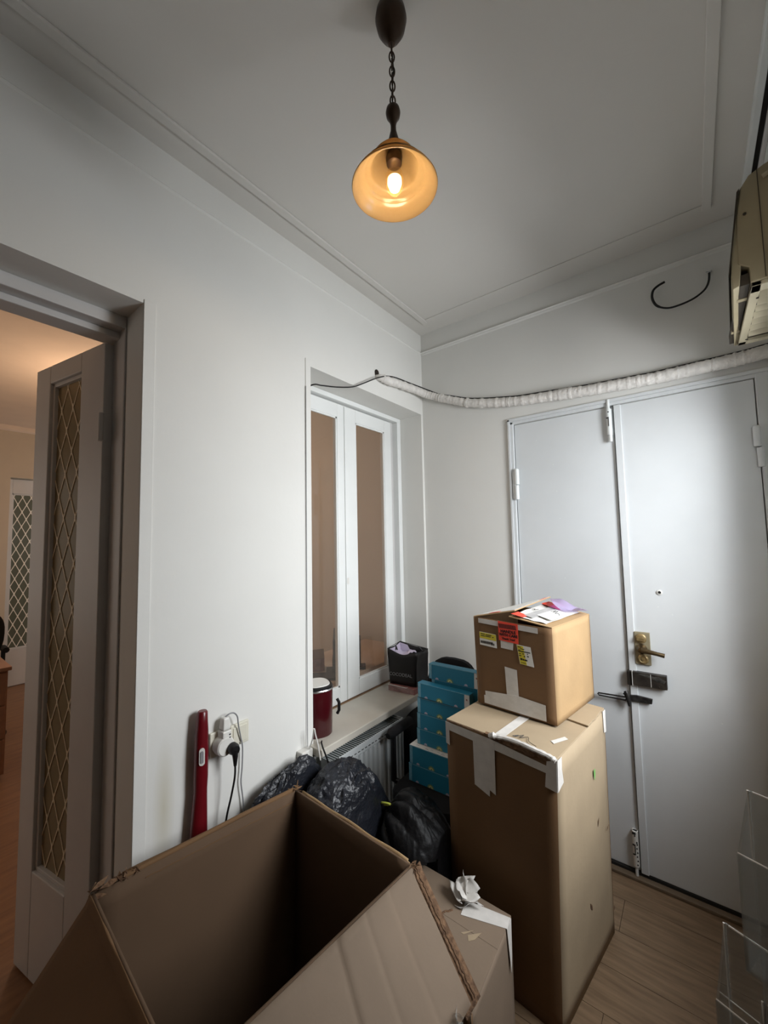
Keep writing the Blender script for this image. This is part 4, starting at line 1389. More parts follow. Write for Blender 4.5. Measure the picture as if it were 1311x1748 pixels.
# ================================================================== TALL CARTON
tc = thing('tall_carton', (0.78, -0.59, 0.0), 'tall scuffed brown carton with white paper tape, supporting a smaller box', 'carton')
A0, B0_, C0, D0 = V((0.552, -0.765, 0.0)), V((0.935, -0.805, 0.0)), V((1.008, -0.345, 0.0)), V((0.610, -0.320, 0.0))
A1, B1, C1, D1 = V((0.569, -0.808, 0.838)), V((0.969, -0.855, 0.836)), V((1.022, -0.390, 0.838)), V((0.622, -0.343, 0.838))


def bulged(a, b, c, d_, nrm, amp, nu=10, nv=14):
    return lambda u, v: (a * (1 - u) * (1 - v) + b * u * (1 - v) + c * u * v + d_ * (1 - u) * v) + V(nrm) * (amp * sin(pi * u) * sin(pi * v))


def panel_part(name, a, b, c, d_, amp, m, par, t=0.005, nu=10, nv=14, lab=None, bumpy=0.0):
    n_ = (V(b) - V(a)).cross(V(d_) - V(a)).normalized()
    fn = bulged(V(a), V(b), V(c), V(d_), n_, amp)
    if bumpy:
        f0 = fn
        fn = lambda u, v: f0(u, v) + n_ * bumpy * noise.noise(V((u * 3, v * 3, amp * 100))) * (sin(pi * u) * sin(pi * v)) ** 0.5
    mb = MB().grid(fn, nu, nv)
    bm_o = raw(name, mb, m, True, ROOT[par.name])
    bm_o.parent = par
    ROOT[bm_o.name] = ROOT[par.name]
    md = bm_o.modifiers.new('solid', 'SOLIDIFY')
    md.thickness = t
    md.offset = -1
    # make sure normals look outward
    pz = bm_o.data.polygons[0]
    if pz.normal.dot(n_) < 0:
        bm_o.data.flip_normals()
    if lab:
        bm_o['label'] = lab
    return bm_o


panel_part('side_panel', A0, B0_, B1, A1, 0.004, m_card, tc, bumpy=0.004)
panel_part('side_panel', B0_, C0, C1, B1, 0.006, m_card3, tc, bumpy=0.006, lab='scuffed right side, painted paler as if lit')
panel_part('side_panel', C0, D0, D1, C1, 0.0, m_card, tc)
panel_part('side_panel', D0, A0, A1, D1, 0.0, m_card, tc)
part('bottom_panel', MB().prism([A0 + V((0.006, 0.006, 0.001)), B0_ + V((-0.006, 0.006, 0.001)), C0 + V((-0.006, -0.006, 0.001)), D0 + V((0.006, -0.006, 0.001))], (0, 0, 0.005)), m_card, tc)
# top: two flaps meeting along the middle, right one slightly lifted at the torn front
mid0, mid1 = A1.lerp(B1, 0.52), D1.lerp(C1, 0.52)
part('top_flap', MB().prism([A1 + V((0, 0, 0.001)), mid0 + V((0, 0, 0.001)), mid1 + V((0, 0, 0.001)), D1 + V((0, 0, 0.001))], (0, 0, 0.004)), m_card3, tc, bev=0.001)
part('top_flap', MB().prism([mid0 + V((0.001, 0.004, 0.002)), B1 + V((0, 0.004, 0.000)), C1 + V((0, 0, 0.001)), mid1 + V((0.001, 0, 0.001))], (0, 0, 0.004)), m_card3, tc, bev=0.001)
# loose corrugated piece on the back right of the top
q0 = [V((0.905, -0.560, 0.8435)), V((1.005, -0.585, 0.8435)), V((1.022, -0.392, 0.8435)), V((0.93, -0.375, 0.8435))]
ed = jag(q0[1], q0[2], 0.003, 18, (1, 0, 0), 4)
part('loose_flap', MB().prism([q0[0], q0[1]] + ed[1:-1] + [q0[2], q0[3]], (0, 0, 0.0055)), m_card3, tc, bev=0.0008)
FF = Face(A0, B0_, B1, A1)
FR_ = Face(B0_, C0, C1, B1)
# torn front edge on the right half
tn = MB()
jp = jag(FF.at(0.40, 0.993, 0.004), FF.at(0.985, 0.985, 0.004), 0.006, 26, (0, 0, 1), 9)
jq = jag(FF.at(0.40, 1.008, 0.002), FF.at(0.985, 1.006, 0.002), 0.003, 26, (0, 0, 1), 11)
for i in range(26):
    tn.hexa([jp[i], jp[i + 1], jp[i + 1] + V((0, 0.012, 0)), jp[i] + V((0, 0.012, 0))], [jq[i] + V((0, -0.002, 0)), jq[i + 1] + V((0, -0.002, 0)), jq[i + 1] + V((0, 0.012, 0)), jq[i] + V((0, 0.012, 0))])
part('torn_edge', tn, m_torn, tc)
tn = MB()
jp = jag(FF.at(0.02, 1.002, 0.003), FF.at(0.40, 1.002, 0.003), 0.0015, 12, (0, 0, 1), 5)
tn.tube(jp, 0.0022, 6)
part('torn_edge', tn, m_torn, tc)
# white paper tapes
tp = MB()
FF.patch(tp, [(0.29, 0.780), (0.435, 0.758), (0.437, 0.785), (0.492, 0.775), (0.492, 0.985), (0.285, 0.985)], 0.0052, 0.0008)
part('paper_tape', tp, m_ptape, tc)
tp = MB()
FF.patch(tp, [(0.0, 0.965), (0.30, 0.958), (0.49, 0.955), (0.93, 0.945), (0.93, 0.972), (0.49, 0.992), (0.0, 0.998)], 0.0048, 0.0007)
part('paper_tape', tp, m_ptape, tc)
tp = MB()
FF.patch(tp, [(0.0, 0.905), (0.038, 0.900), (0.038, 0.998), (0.0, 0.998)], 0.0056, 0.0008)
part('paper_tape', tp, m_ptape, tc)
# taped corner
tp = MB()
FF.patch(tp, [(0.915, 0.895), (1.006, 0.890), (1.006, 1.004), (0.93, 0.990)], 0.0060, 0.0009)
FR_.patch(tp, [(-0.01, 0.890), (0.085, 0.905), (0.060, 0.96), (0.062, 1.004), (-0.01, 1.004)], 0.0035, 0.0009)
part('corner_tape', tp, m_ptape, tc)
tp = MB()
FR_.patch(tp, [(0.955, 0.91), (1.006, 0.905), (1.006, 1.006), (0.94, 1.006)], 0.002, 0.0009)
part('corner_tape', tp, m_ptape, tc)
tp = MB()
zt = 0.8442
rb_ = [(A1.lerp(B1, 0.475) + V((0, 0.003, 0))), (A1.lerp(B1, 0.56) + V((0, 0.003, 0))), (D1.lerp(C1, 0.57)), (D1.lerp(C1, 0.485))]
mb = MB().prism([V((p_.x, p_.y, zt)) for p_ in rb_], (0, 0, 0.0008))
part('paper_tape', mb, m_ptape, tc, label='white paper tape along the top seam')
# crumpled tape roll along the torn edge
cr = [V((0.765, -0.842, 0.846)), V((0.80, -0.838, 0.850)), V((0.85, -0.842, 0.851)), V((0.90, -0.850, 0.848)), V((0.945, -0.852, 0.842)), V((0.968, -0.858, 0.836))]
cp = smooth_path(cr, 6)
part('crumpled_tape', MB().tube(cp, [0.0075 + 0.003 * noise.noise(V((i * 0.8, 0, 0))) for i in range(len(cp))], 8), m_ptape, tc, True)
part('crumpled_tape', MB().tube([(0.750, -0.838, 0.842), (0.765, -0.840, 0.850), (0.772, -0.834, 0.845)], [0.008, 0.010, 0.005], 8), m_ptape, tc, True)
# marks: green dab, scribble, holes
part('green_mark', MB().prism([FR_.at(0.66 + 0.015 * cos(a), 0.80 + 0.022 * sin(a) * (1 + 0.3 * sin(3 * a)), 0.0075) for a in [2 * pi * i / 14 for i in range(14)]], FR_.n * 0.0004), m_green, tc)
hl = MB()
for (u, v, a_, l_) in ((0.70, 0.585, 0.3, 0.03), (0.90, 0.505, 1.0, 0.025), (0.50, 0.30, -0.5, 0.04), (0.97, 0.13, 0.2, 0.02)):
    c_ = FR_.at(u, v, 0.0075)
    dd = (FR_.uy * cos(a_) + FR_.ux * sin(a_)) * l_ * 0.5
    ss = (FR_.ux * cos(a_) - FR_.uy * sin(a_)) * l_ * 0.14
    hl.prism([c_ - dd, c_ + ss, c_ + dd, c_ - ss], FR_.n * 0.0006)
part('tear', hl, m_torn, tc)
sc_ = [(0.815, -0.80, 0.8465), (0.83, -0.785, 0.8465), (0.822, -0.80, 0.8465), (0.845, -0.775, 0.8465), (0.838, -0.80, 0.8465), (0.86, -0.78, 0.8465), (0.872, -0.808, 0.8465), (0.90, -0.825, 0.8465)]
part('scribble', MB().tube(smooth_path(sc_, 3), 0.0009, 5), m_ink, tc)
part('shipping_mark', MB().prism([(0.925, -0.755, 0.8425), (0.955, -0.70, 0.8425), (0.968, -0.712, 0.8425), (0.938, -0.768, 0.8425)], (0, 0, 0.0006)), m_ptape, tc)

# ================================================================== SMALL BOX ON TOP
sb = thing('shipping_box', (0.76, -0.48, 0.843), 'brown shipping box with a red HANDLE WITH CARE sticker, on the tall carton', 'box')
zb_ = 0.8495
a0, b0, c0, d0 = V((0.610, -0.618, zb_)), V((0.920, -0.653, zb_)), V((0.974, -0.306, zb_)), V((0.664, -0.271, zb_))
a1, b1, c1, d1 = V((0.601, -0.618, 1.187)), V((0.917, -0.653, 1.183)), V((0.972, -0.306, 1.182)), V((0.656, -0.271, 1.186))
panel_part('side_panel', a0, b0, b1, a1, 0.002, m_card, sb)
panel_part('side_panel', b0, c0, c1, b1, 0.003, m_card2, sb, bumpy=0.004, lab='tan right side, painted paler as if lit')
panel_part('side_panel', c0, d0, d1, c1, 0.0, m_card, sb)
panel_part('side_panel', d0, a0, a1, d1, 0.0, m_card, sb)
part('bottom_panel', MB().prism([a0 + V((.005, .005, 0)), b0 + V((-.005, .005, 0)), c0 + V((-.005, -.005, 0)), d0 + V((.005, -.005, 0))], (0, 0, 0.005)), m_card, sb)
# top flaps half open: left one over the right one
fa = part('top_flap', MB().prism([a1, V((0.766, -0.597, 1.222)), V((0.816, -0.285, 1.240)), d1], (0, 0, 0.004)), m_card2, sb, bev=0.001)
fb = part('top_flap', MB().prism([V((0.757, -0.640, 1.206)), b1, c1, V((0.805, -0.30, 1.214))], (0, 0, 0.004)), m_card2, sb, bev=0.001)
fi = part('inner_flap', MB().prism([a1 + V((0.01, 0.006, -0.008)), b1 + V((-0.01, 0.006, -0.008)), b1 + V((-0.005, 0.15, -0.045)), a1 + V((0.03, 0.15, -0.045))], (0, 0, 0.004)), m_cardin, sb)
FA = Face(a1 + V((0, 0, 0.004)), V((0.766, -0.597, 1.226)), V((0.816, -0.285, 1.244)), d1 + V((0, 0, 0.004)))
FB = Face(V((0.757, -0.640, 1.210)), b1 + V((0, 0, 0.004)), c1 + V((0, 0, 0.004)), V((0.805, -0.30, 1.218)))
part('paper_tape', FA.patch(MB(), [(0.02, 0.04), (0.98, 0.02), (0.98, 0.97), (0.02, 0.96)], 0.0006, 0.0008), m_white, fa)
st = MB()
for v in (0.2, 0.32, 0.48, 0.62):
    FA.patch(st, [(0.05, v), (0.95, v), (0.95, v + 0.03), (0.05, v + 0.03)], 0.0016, 0.0003)
part('grey_stripe', st, m_gcable, fa)
part('red_tape', FA.patch(MB(), [(0.70, 0.70), (1.0, 0.72), (1.0, 0.92), (0.72, 0.90)], 0.0018, 0.0004).prism([FA.at(0.38, 0.0, 0.0018), FA.at(0.62, 0.0, 0.0018), FA.at(0.62, 0.06, 0.0018), FA.at(0.40, 0.06, 0.0018)], FA.n * 0.0004), m_red, fa)
pchM = MB().grid(lambda u, v: FB.at(0.04 + 0.80 * u, 0.04 + 0.88 * v, 0.004 + 0.004 * noise.noise(V((u * 4, v * 4, 2)))), 12, 12)
pch = part('mailing_pouch', pchM, m_white, fb, True)
part('grey_pouch', FB.patch(MB(), [(0.26, 0.10), (0.50, 0.07), (0.56, 0.92), (0.30, 0.93)], 0.0088, 0.0008), m_grey, fb)
part('pouch_note', FB.patch(MB(), [(0.44, 0.22), (0.84, 0.16), (0.84, 0.80), (0.50, 0.80)], 0.0102, 0.0006), m_white, fb)
part('red_tape', FB.patch(MB(), [(0.03, 0.02), (0.34, 0.0), (0.34, 0.12), (0.05, 0.17)], 0.0088, 0.0005), m_red, fb)
part('red_tape', FB.patch(MB(), [(0.03, 0.78), (0.28, 0.74), (0.28, 0.96), (0.06, 0.97)], 0.0092, 0.0005), m_red, fb)
part('pink_tape', FB.patch(MB(), [(0.28, 0.72), (0.55, 0.68), (0.58, 0.84), (0.28, 0.92)], 0.0108, 0.0005), m_pink, fb)
scb = [FB.at(u, v, 0.0112) for u, v in ((0.50, 0.52), (0.54, 0.62), (0.56, 0.50), (0.60, 0.60), (0.63, 0.48), (0.70, 0.50), (0.76, 0.44))]
part('scribble', MB().tube(smooth_path(scb, 3), 0.0009, 5), m_ink, fb)
scb = [FB.at(u, v, 0.0100) for u, v in ((0.14, 0.42), (0.18, 0.46), (0.20, 0.40), (0.24, 0.48))]
part('scribble', MB().tube(smooth_path(scb, 3), 0.0009, 5), m_ink, fb)
# purple film lying over the back of the box
pf = thing('purple_film', (0.9, -0.35, 1.19), 'translucent purple plastic film lying on top of the shipping box', 'film')


def film(u, v):
    a = V((0.815, -0.300, 1.236)).lerp(V((0.975, -0.330, 1.200)), u)
    b = V((0.860, -0.420, 1.226)).lerp(V((0.955, -0.440, 1.202)), u)
    p = a.lerp(b, v)
    p.z += 0.012 * sin(u * 5.5 + v * 2.0) + 0.010 * noise.noise(V((u * 3, v * 3, 7))) + 0.012 * u
    return p


o = part('film', MB().grid(film, 18, 10), m_purple, pf, True)
FS = Face(a0, b0, b1, a1)
tp = FS.patch(MB(), [(0.075, 0.945), (0.84, 0.925), (0.84, 0.985), (0.075, 0.997)], 0.0030, 0.0008)
part('paper_tape', tp, m_ptape, sb)
tp = FS.patch(MB(), [(0.37, 0.700), (0.525, 0.695), (0.535, 0.78), (0.37, 0.80)], 0.0030, 0.0008)
part('paper_tape', tp, m_ptape, sb)
tp = FS.patch(MB(), [(0.415, 0.165), (0.565, 0.165), (0.560, 0.485), (0.405, 0.495)], 0.0034, 0.0008)
part('paper_tape', tp, m_ptape, sb)
tp = FS.patch(MB(), [(0.10, 0.025), (0.885, 0.020), (0.885, 0.185), (0.565, 0.205), (0.12, 0.165), (0.12, 0.115), (0.10, 0.113)], 0.0042, 0.0008)
part('paper_tape', tp, m_ptape, sb)
# red sticker
stk = part('care_sticker', FS.patch(MB(), [(0.352, 0.785), (0.602, 0.775), (0.605, 0.995), (0.350, 1.002)], 0.0046, 0.0008), m_red, sb, label='red orange care sticker')
tb = MB()
for i in range(13):
    u = 0.368 + i * 0.0172
    FS.patch(tb, [(u, 0.925), (u + 0.010, 0.925), (u + 0.0, 0.975), (u - 0.010, 0.975)], 0.0056, 0.0003)
part('hatched_band', tb, m_ink, stk)
sux, suy = FS.ux, FS.uy
text_part('lettering', 'HANDLE', 0.0160, FS.at(0.478, 0.893, 0.0058), sux, suy, m_ink, stk, bold=0.0004)
text_part('lettering', 'WITH CARE', 0.0140, FS.at(0.478, 0.853, 0.0058), sux, suy, m_ink, stk, bold=0.0004)
text_part('lettering', 'Thank You!', 0.0115, FS.at(0.478, 0.812, 0.0058), sux, suy, m_ink, stk, bold=0.0002)
# labels
lb1 = part('address_label', FS.patch(MB(), [(0.080, 0.690), (0.315, 0.682), (0.312, 0.836), (0.080, 0.842)], 0.0032, 0.0006), m_white, sb, label='yellow and white barcode label')
part('yellow_field', FS.patch(MB(), [(0.082, 0.770), (0.312, 0.762), (0.311, 0.832), (0.082, 0.838)], 0.0040, 0.0003), m_yel, lb1)
bars = MB()
rnd = random.Random(12)
u = 0.095
while u < 0.265:
    wdt = rnd.uniform(0.002, 0.005)
    FS.patch(bars, [(u, 0.712), (u + wdt, 0.712), (u + wdt, 0.742), (u, 0.742)], 0.0041, 0.0002)
    u += wdt + 0.003
FS.patch(bars, [(0.245, 0.705), (0.258, 0.705), (0.258, 0.735), (0.245, 0.735)], 0.0041, 0.0002)
FS.patch(bars, [(0.270, 0.704), (0.282, 0.704), (0.282, 0.73), (0.270, 0.73)], 0.0041, 0.0002)
for (u0, u1, v0) in ((0.17, 0.25, 0.812), (0.10, 0.16, 0.793), (0.165, 0.24, 0.795), (0.26, 0.28, 0.795), (0.10, 0.16, 0.815)):
    FS.patch(bars, [(u0, v0), (u1, v0), (u1, v0 + 0.009), (u0, v0 + 0.009)], 0.0045, 0.0002)
part('barcode', bars, m_ink, lb1)
lb2 = part('address_label', FS.patch(MB(), [(0.605, 0.565), (0.775, 0.557), (0.745, 0.765), (0.575, 0.770)], 0.0032, 0.0006), m_white, sb, label='tilted white and yellow label')
part('yellow_field', FS.patch(MB(), [(0.610, 0.567), (0.690, 0.563), (0.655, 0.760), (0.580, 0.765)], 0.0040, 0.0003), m_yel, lb2)
bars = MB()
for (u0, u1, v0, hh_) in ((0.59, 0.74, 0.700, 0.010), (0.59, 0.63, 0.745, 0.008), (0.62, 0.67, 0.728, 0.008), (0.595, 0.62, 0.715, 0.006), (0.600, 0.625, 0.675, 0.008), (0.645, 0.66, 0.675, 0.012), (0.60, 0.63, 0.652, 0.010), (0.66, 0.675, 0.648, 0.014), (0.70, 0.72, 0.655, 0.012), (0.70, 0.71, 0.68, 0.01),
                          (0.615, 0.64, 0.61, 0.022), (0.645, 0.66, 0.61, 0.018), (0.665, 0.70, 0.608, 0.016), (0.62, 0.68, 0.582, 0.005)):
    FS.patch(bars, [(u0, v0), (u1, v0 - 0.002), (u1, v0 + hh_ - 0.002), (u0, v0 + hh_)], 0.0045, 0.0002)
part('barcode', bars, m_ink, lb2)

# ================================================================== LOW TAPED BOX behind the open one
lb = thing('low_carton', (0.68, -1.0, 0.0), 'low taped brown carton squeezed between the open box and the tall carton', 'carton')
g0, g1, g2, g3 = V((0.50, -1.195, 0)), V((0.838, -1.200, 0)), V((0.824, -0.895, 0)), V((0.50, -0.890, 0))
hz = V((0, 0, 0.35))
panel_part('side_panel', g0, g1, g1 + hz, g0 + hz, 0.0, m_card, lb)
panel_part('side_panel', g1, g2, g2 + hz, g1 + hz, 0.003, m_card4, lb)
panel_part('side_panel', g2, g3, g3 + hz, g2 + hz, 0.0, m_card, lb)
panel_part('side_panel', g3, g0, g0 + hz, g3 + hz, 0.0, m_card, lb)
gm0, gm1 = g0.lerp(g3, 0.60) + hz, g1.lerp(g2, 0.60) + hz
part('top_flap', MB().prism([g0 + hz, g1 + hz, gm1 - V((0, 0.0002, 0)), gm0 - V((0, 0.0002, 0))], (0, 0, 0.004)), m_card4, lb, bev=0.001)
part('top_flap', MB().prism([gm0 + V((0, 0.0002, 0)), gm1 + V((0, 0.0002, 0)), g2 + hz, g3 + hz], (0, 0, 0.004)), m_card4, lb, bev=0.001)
zz = 0.3545
tpp = MB().prism([V((0.700, -0.985, zz)), V((0.829, -0.945, zz)), V((0.826, -0.905, zz)), V((0.690, -0.930, zz))], (0, 0, 0.0008))
part('paper_tape', tpp, m_ptape, lb)
part('paper_tape', MB().prism([V((0.829, -0.945, zz)), V((0.8265, -0.905, zz)), V((0.829, -0.915, 0.26)), V((0.8315, -0.928, 0.22))], (0.0015, 0, 0)), m_ptape, lb)
# crumpled tape
rnd = random.Random(5)
cm = MB()
cc = V((0.690, -0.935, 0.375))
for i in range(9):
    p0 = cc + V((rnd.uniform(-0.03, 0.03), rnd.uniform(-0.03, 0.03), rnd.uniform(-0.014, 0.02)))
    d1_ = V((rnd.uniform(-1, 1), rnd.uniform(-1, 1), rnd.uniform(-0.3, 1))).normalized() * 0.028
    d2_ = V((rnd.uniform(-1, 1), rnd.uniform(-1, 1), rnd.uniform(-1, 1))).normalized() * 0.020
    for p_ in (0,):
        k = len(cm.v)
        nrm_ = d1_.cross(d2_).normalized() * 0.001
        cm.grid(lambda u, v, p0=p0, d1_=d1_, d2_=d2_, nrm_=nrm_: p0 + d1_ * (u * 2 - 1) + d2_ * (v * 2 - 1) + nrm_ * 7 * sin(4 * u + 3 * v), 5, 4)
for v in cm.v:
    v.z = max(v.z, 0.3560)
o = part('crumpled_tape', cm, m_ptape, lb, True)
solid(o, 0.0008)
jj = jag((0.640, -1.03, 0.3545), (0.672, -0.985, 0.3545), 0.003, 8, (1, 0, 0), 6)
part('torn_slit', MB().tube(jj, 0.003, 5), m_torn, lb)
part('painted_scuff_gloss', MB().prism([(0.745, -1.03, zz), (0.775, -1.00, zz), (0.768, -1.03, zz), (0.755, -1.045, zz)], (0, 0, 0.0003)).prism([(0.725, -1.035, zz), (0.755, -1.005, zz), (0.735, -1.035, zz)], (0, 0, 0.0003)), m_card3, lb)  # gloss on the scuffed top, painted as paler patches

# ================================================================== LARGE OPEN BOX (foreground)
ob = thing('open_box', (0.42, -1.52, 0.0), 'large empty open brown box with its flaps folded out, in the foreground', 'box')
P1, P2, P3, P4 = V((0.202, -1.213, 0.66)), V((0.705, -1.242, 0.66)), V((0.121, -1.781, 0.66)), V((0.652, -1.817, 0.66))
dn = V((0, 0, -0.652))


def inset(p, f=0.012):
    c_ = V((0.42, -1.52, p.z))
    return p + (c_ - p).normalized() * f


Q1, Q2, Q3, Q4 = [inset(p + dn) for p in (P1, P2, P3, P4)]
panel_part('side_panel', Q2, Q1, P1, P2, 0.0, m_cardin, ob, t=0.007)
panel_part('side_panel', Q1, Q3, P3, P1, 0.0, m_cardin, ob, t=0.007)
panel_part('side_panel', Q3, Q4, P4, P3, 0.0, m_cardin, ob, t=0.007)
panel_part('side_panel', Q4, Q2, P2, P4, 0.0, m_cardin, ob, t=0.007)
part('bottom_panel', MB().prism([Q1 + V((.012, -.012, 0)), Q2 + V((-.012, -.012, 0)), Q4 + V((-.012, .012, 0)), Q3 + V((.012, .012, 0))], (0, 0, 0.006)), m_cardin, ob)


def flap(name, a, b, da, db, creases=(), t=0.006, m=m_card, n=40, skirt=0.0, jagged=False, seed=1):
    """a,b hinge ends; da,db outward edge vectors; creases are folds across the flap at given u"""
    a, b, da, db = V(a), V(b), V(da), V(db)
    n_ = (b - a).cross(da).normalized()
    if n_.z < 0:
        n_ = -n_
    rnd_ = random.Random(seed)

    def fn(u, v):
        p = a.lerp(b, u) + da.lerp(db, u) * v
        h_ = 0
        for (cu, cd) in creases:
            x = (u - cu) / 0.012
            h_ += cd * (1 / (1 + math.exp(-x * 3)))
            h_ -= 0.0022 * math.exp(-x * x)
        # rolled hinge
        h_ += 0.006 * math.exp(-(v / 0.04) ** 2) - 0.006
        h_ += 0.003 * noise.noise(V((u * 5, v * 3, seed)))
        if v > 0.999 and jagged:
            p = p + da.normalized() * (0.004 * noise.noise(V((u * 60, 0, seed))))
        return p + n_ * h_
    mb = MB().grid(fn, n, 14)
    o = part(name, mb, m, ob, True)
    md = o.modifiers.new('solid', 'SOLIDIFY')
    md.thickness = t
    md.offset = 0
    return o


# right flap: hinge P2-P4, hanging outwards
dRa = V((0.888, -1.285, 0.487)) - P2
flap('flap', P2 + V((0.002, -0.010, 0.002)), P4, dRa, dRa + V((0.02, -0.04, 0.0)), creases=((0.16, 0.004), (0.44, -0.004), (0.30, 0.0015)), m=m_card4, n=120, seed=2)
# second layer just behind/under it: the turned flap of the back wall shows as a dark double edge
dRb = dRa * 1.05 + V((0.004, 0.020, 0.002))
flap('under_flap', P2 + V((0.004, 0.024, -0.003)), P2 + V((0.002, -0.03, -0.008)), dRa * 1.0 + V((0.004, 0.002, -0.004)), dRa + V((0, 0, -0.006)), m=m_torn, t=0.004, n=6, seed=3)
mbj = MB()
e0 = jag(P2 + V((0.004, 0.000, 0.004)), P2 + dRa * 1.0 + V((0.002, 0.006, 0.000)), 0.0018, 44, (0.3, 1, 0), 8)
mbj.tube(e0, [0.0022 + 0.0009 * noise.noise(V((i * 0.7, 0, 2))) for i in range(45)], 6)
part('corrugated_edge', mbj, m_torn, ob)
# near flap: hinge P3-P4 hanging towards the viewer
dN = V((-0.018, -0.150, -0.180))
flap('flap', P3, P4, dN * 1.15, dN * 1.15, m=m_card, n=30, seed=4)
# left flap folded down flat outside the left wall, showing as a rolled rim
flap('flap', P1 + V((-0.006, -0.02, 0.004)), P3 + V((-0.006, 0.07, 0.004)), V((-0.016, 0.0, -0.20)), V((-0.016, 0.0, -0.20)), m=m_card, n=20, seed=5, t=0.008)
mbr = MB().tube([P1 + V((-0.002, -0.012, 0.001)), P1.lerp(P3, 0.3) + V((-0.004, 0, 0.002)), P1.lerp(P3, 0.9) + V((-0.002, 0, 0.001))], [0.008, 0.007, 0.007], 10)
part('rolled_rim', mbr, m_card, ob, True)
part('rim_crease', MB().tube(jag(P1.lerp(P3, 0.04) + V((0.010, 0, -0.030)), P1.lerp(P3, 0.80) + V((0.009, 0, -0.022)), 0.0012, 24, (0, 0, 1), 3), 0.0011, 5), m_card, ob, True)
# back flap folded down outside
flap('flap', P1 + V((0.03, 0.006, 0.003)), P2 + V((-0.02, 0.006, 0.003)), V((0, 0.012, -0.010)), V((0, 0.012, -0.012)), m=m_card2, n=14, seed=6, t=0.004)
# torn corners
for (c_, sd2, sz) in ((P1, 21, 0.020), (P2, 22, 0.014), (P3 + V((0.004, 0.030, 0.004)), 23, 0.030), (P3 + V((0.006, 0.080, 0.004)), 24, 0.022)):
    rnd = random.Random(sd2)
    tm = MB()
    for i in range(10):
        p0 = V(c_) + V((rnd.uniform(-1, 1) * sz * 0.6, rnd.uniform(-1, 1) * sz, rnd.uniform(-0.3, 0.4) * sz))
        d1_ = V((rnd.uniform(-1, 1), rnd.uniform(-1, 1), rnd.uniform(-0.2, 0.6))).normalized() * sz * rnd.uniform(0.4, 0.8)
        d2_ = V((rnd.uniform(-1, 1), rnd.uniform(-1, 1), rnd.uniform(-1, 1))).normalized() * sz * 0.3
        nn2 = d1_.cross(d2_).normalized() * 0.0016
        tm.prism([p0 - d1_, p0 + d2_, p0 + d1_, p0 - d2_ * 0.6], nn2)
    part('torn_corner', tm, m_torn if sd2 != 21 else m_card, ob)
# crumpled clear tape hanging at the lower right of the flap
cm = MB()
rnd = random.Random(31)
tapc = P2 + dRa * 1.02 + V((-0.006, -0.045, 0.004))
for i in range(7):
    p0 = tapc + V((rnd.uniform(-0.012, 0.012), -0.012 * i * 0.6, rnd.uniform(-0.008, 0.012)))
    d1_ = V((rnd.uniform(-1, 1), rnd.uniform(-1, 1), rnd.uniform(-1, 1))).normalized() * 0.018
    d2_ = V((rnd.uniform(-1, 1), rnd.uniform(-1, 1), rnd.uniform(-1, 1))).normalized() * 0.014
    cm.grid(lambda u, v, p0=p0, d1_=d1_, d2_=d2_: p0 + d1_ * (u * 2 - 1) + d2_ * (v * 2 - 1) + V((0, 0, 0.006 * sin(5 * u + 4 * v))), 5, 5)
part('clear_tape', cm, glassy('shiny_clear_tape', (190, 190, 186), 0.12, 0.30), ob, True)

# ================================================================== AIR CONDITIONER high on the right wall
AX0, AY0, AY1, AZ0, AZ1 = 1.498, -0.684, -0.235, 2.200, 2.507
ac = thing('air_conditioner', (1.56, -0.46, AZ0), 'old yellowed air conditioner mounted high on the right wall', 'air conditioner')
part('body', MB().prism([(AX0, AY0, AZ0), (1.610, AY0, AZ0), (1.610, AY0, AZ1 + 0.03), (1.545, AY0, AZ1 + 0.015), (1.512, AY0, AZ1), (1.493, AY0, 2.476), (1.480, AY0, 2.40), (1.476, AY0, 2.262), (1.498, AY0, 2.245)], (0.008, AY1 - AY0, 0)), m_acbody, ac, bev=0.003)
cv = [(1.512, AY0 + 0.002, 2.507), (1.492, AY0 + 0.002, 2.478), (1.478, AY0 + 0.002, 2.40), (1.464, AY0 + 0.002, 2.30), (1.459, AY0 + 0.002, 2.235), (1.461, AY0 + 0.002, 2.195), (1.476, AY0 + 0.002, 2.200), (1.482, AY0 + 0.002, 2.26), (1.494, AY0 + 0.002, 2.40)]
part('front_cover', MB().prism(cv, (0.030, AY1 - AY0 + 0.01, 0)), m_acbody, ac, bev=0.002)
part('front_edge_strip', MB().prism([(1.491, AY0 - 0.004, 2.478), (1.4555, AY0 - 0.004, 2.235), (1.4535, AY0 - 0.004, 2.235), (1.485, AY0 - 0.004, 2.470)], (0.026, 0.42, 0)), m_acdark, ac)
part('end_cap_seam', MB().box((1.529, AY0 - 0.0015, AZ0 + 0.004), (1.5305, AY0, AZ1 + 0.01)), m_acdark, ac)
part('screw', MB().disc((1.498, AY0, 2.400), (0, -1, 0), 0.004, 0.002, 10), m_acdark, ac)
part('moulded_catch', MB().box((1.535, AY0 - 0.010, 2.262), (1.575, AY0, 2.272)).box((1.538, AY0 - 0.008, 2.232), (1.575, AY0, 2.242)), m_acbody, ac, bev=0.003)
part('label_clip', MB().tube([(1.540, AY0 - 0.004, 2.485), (1.572, AY0 - 0.004, 2.497), (1.612, AY0 - 0.004, 2.505)], 0.006, 8), m_acpale, ac, True)
part('underside_slot', MB().box((1.477, AY0 + 0.004, AZ0 - 0.001), (1.497, AY1 - 0.01, AZ0 + 0.03)), m_acdark, ac)
for yy in (-0.60, -0.36):
    part('slot_tab', MB().box((1.476, yy, AZ0 - 0.003), (1.498, yy + 0.018, AZ0 + 0.006)), m_acbody, ac)
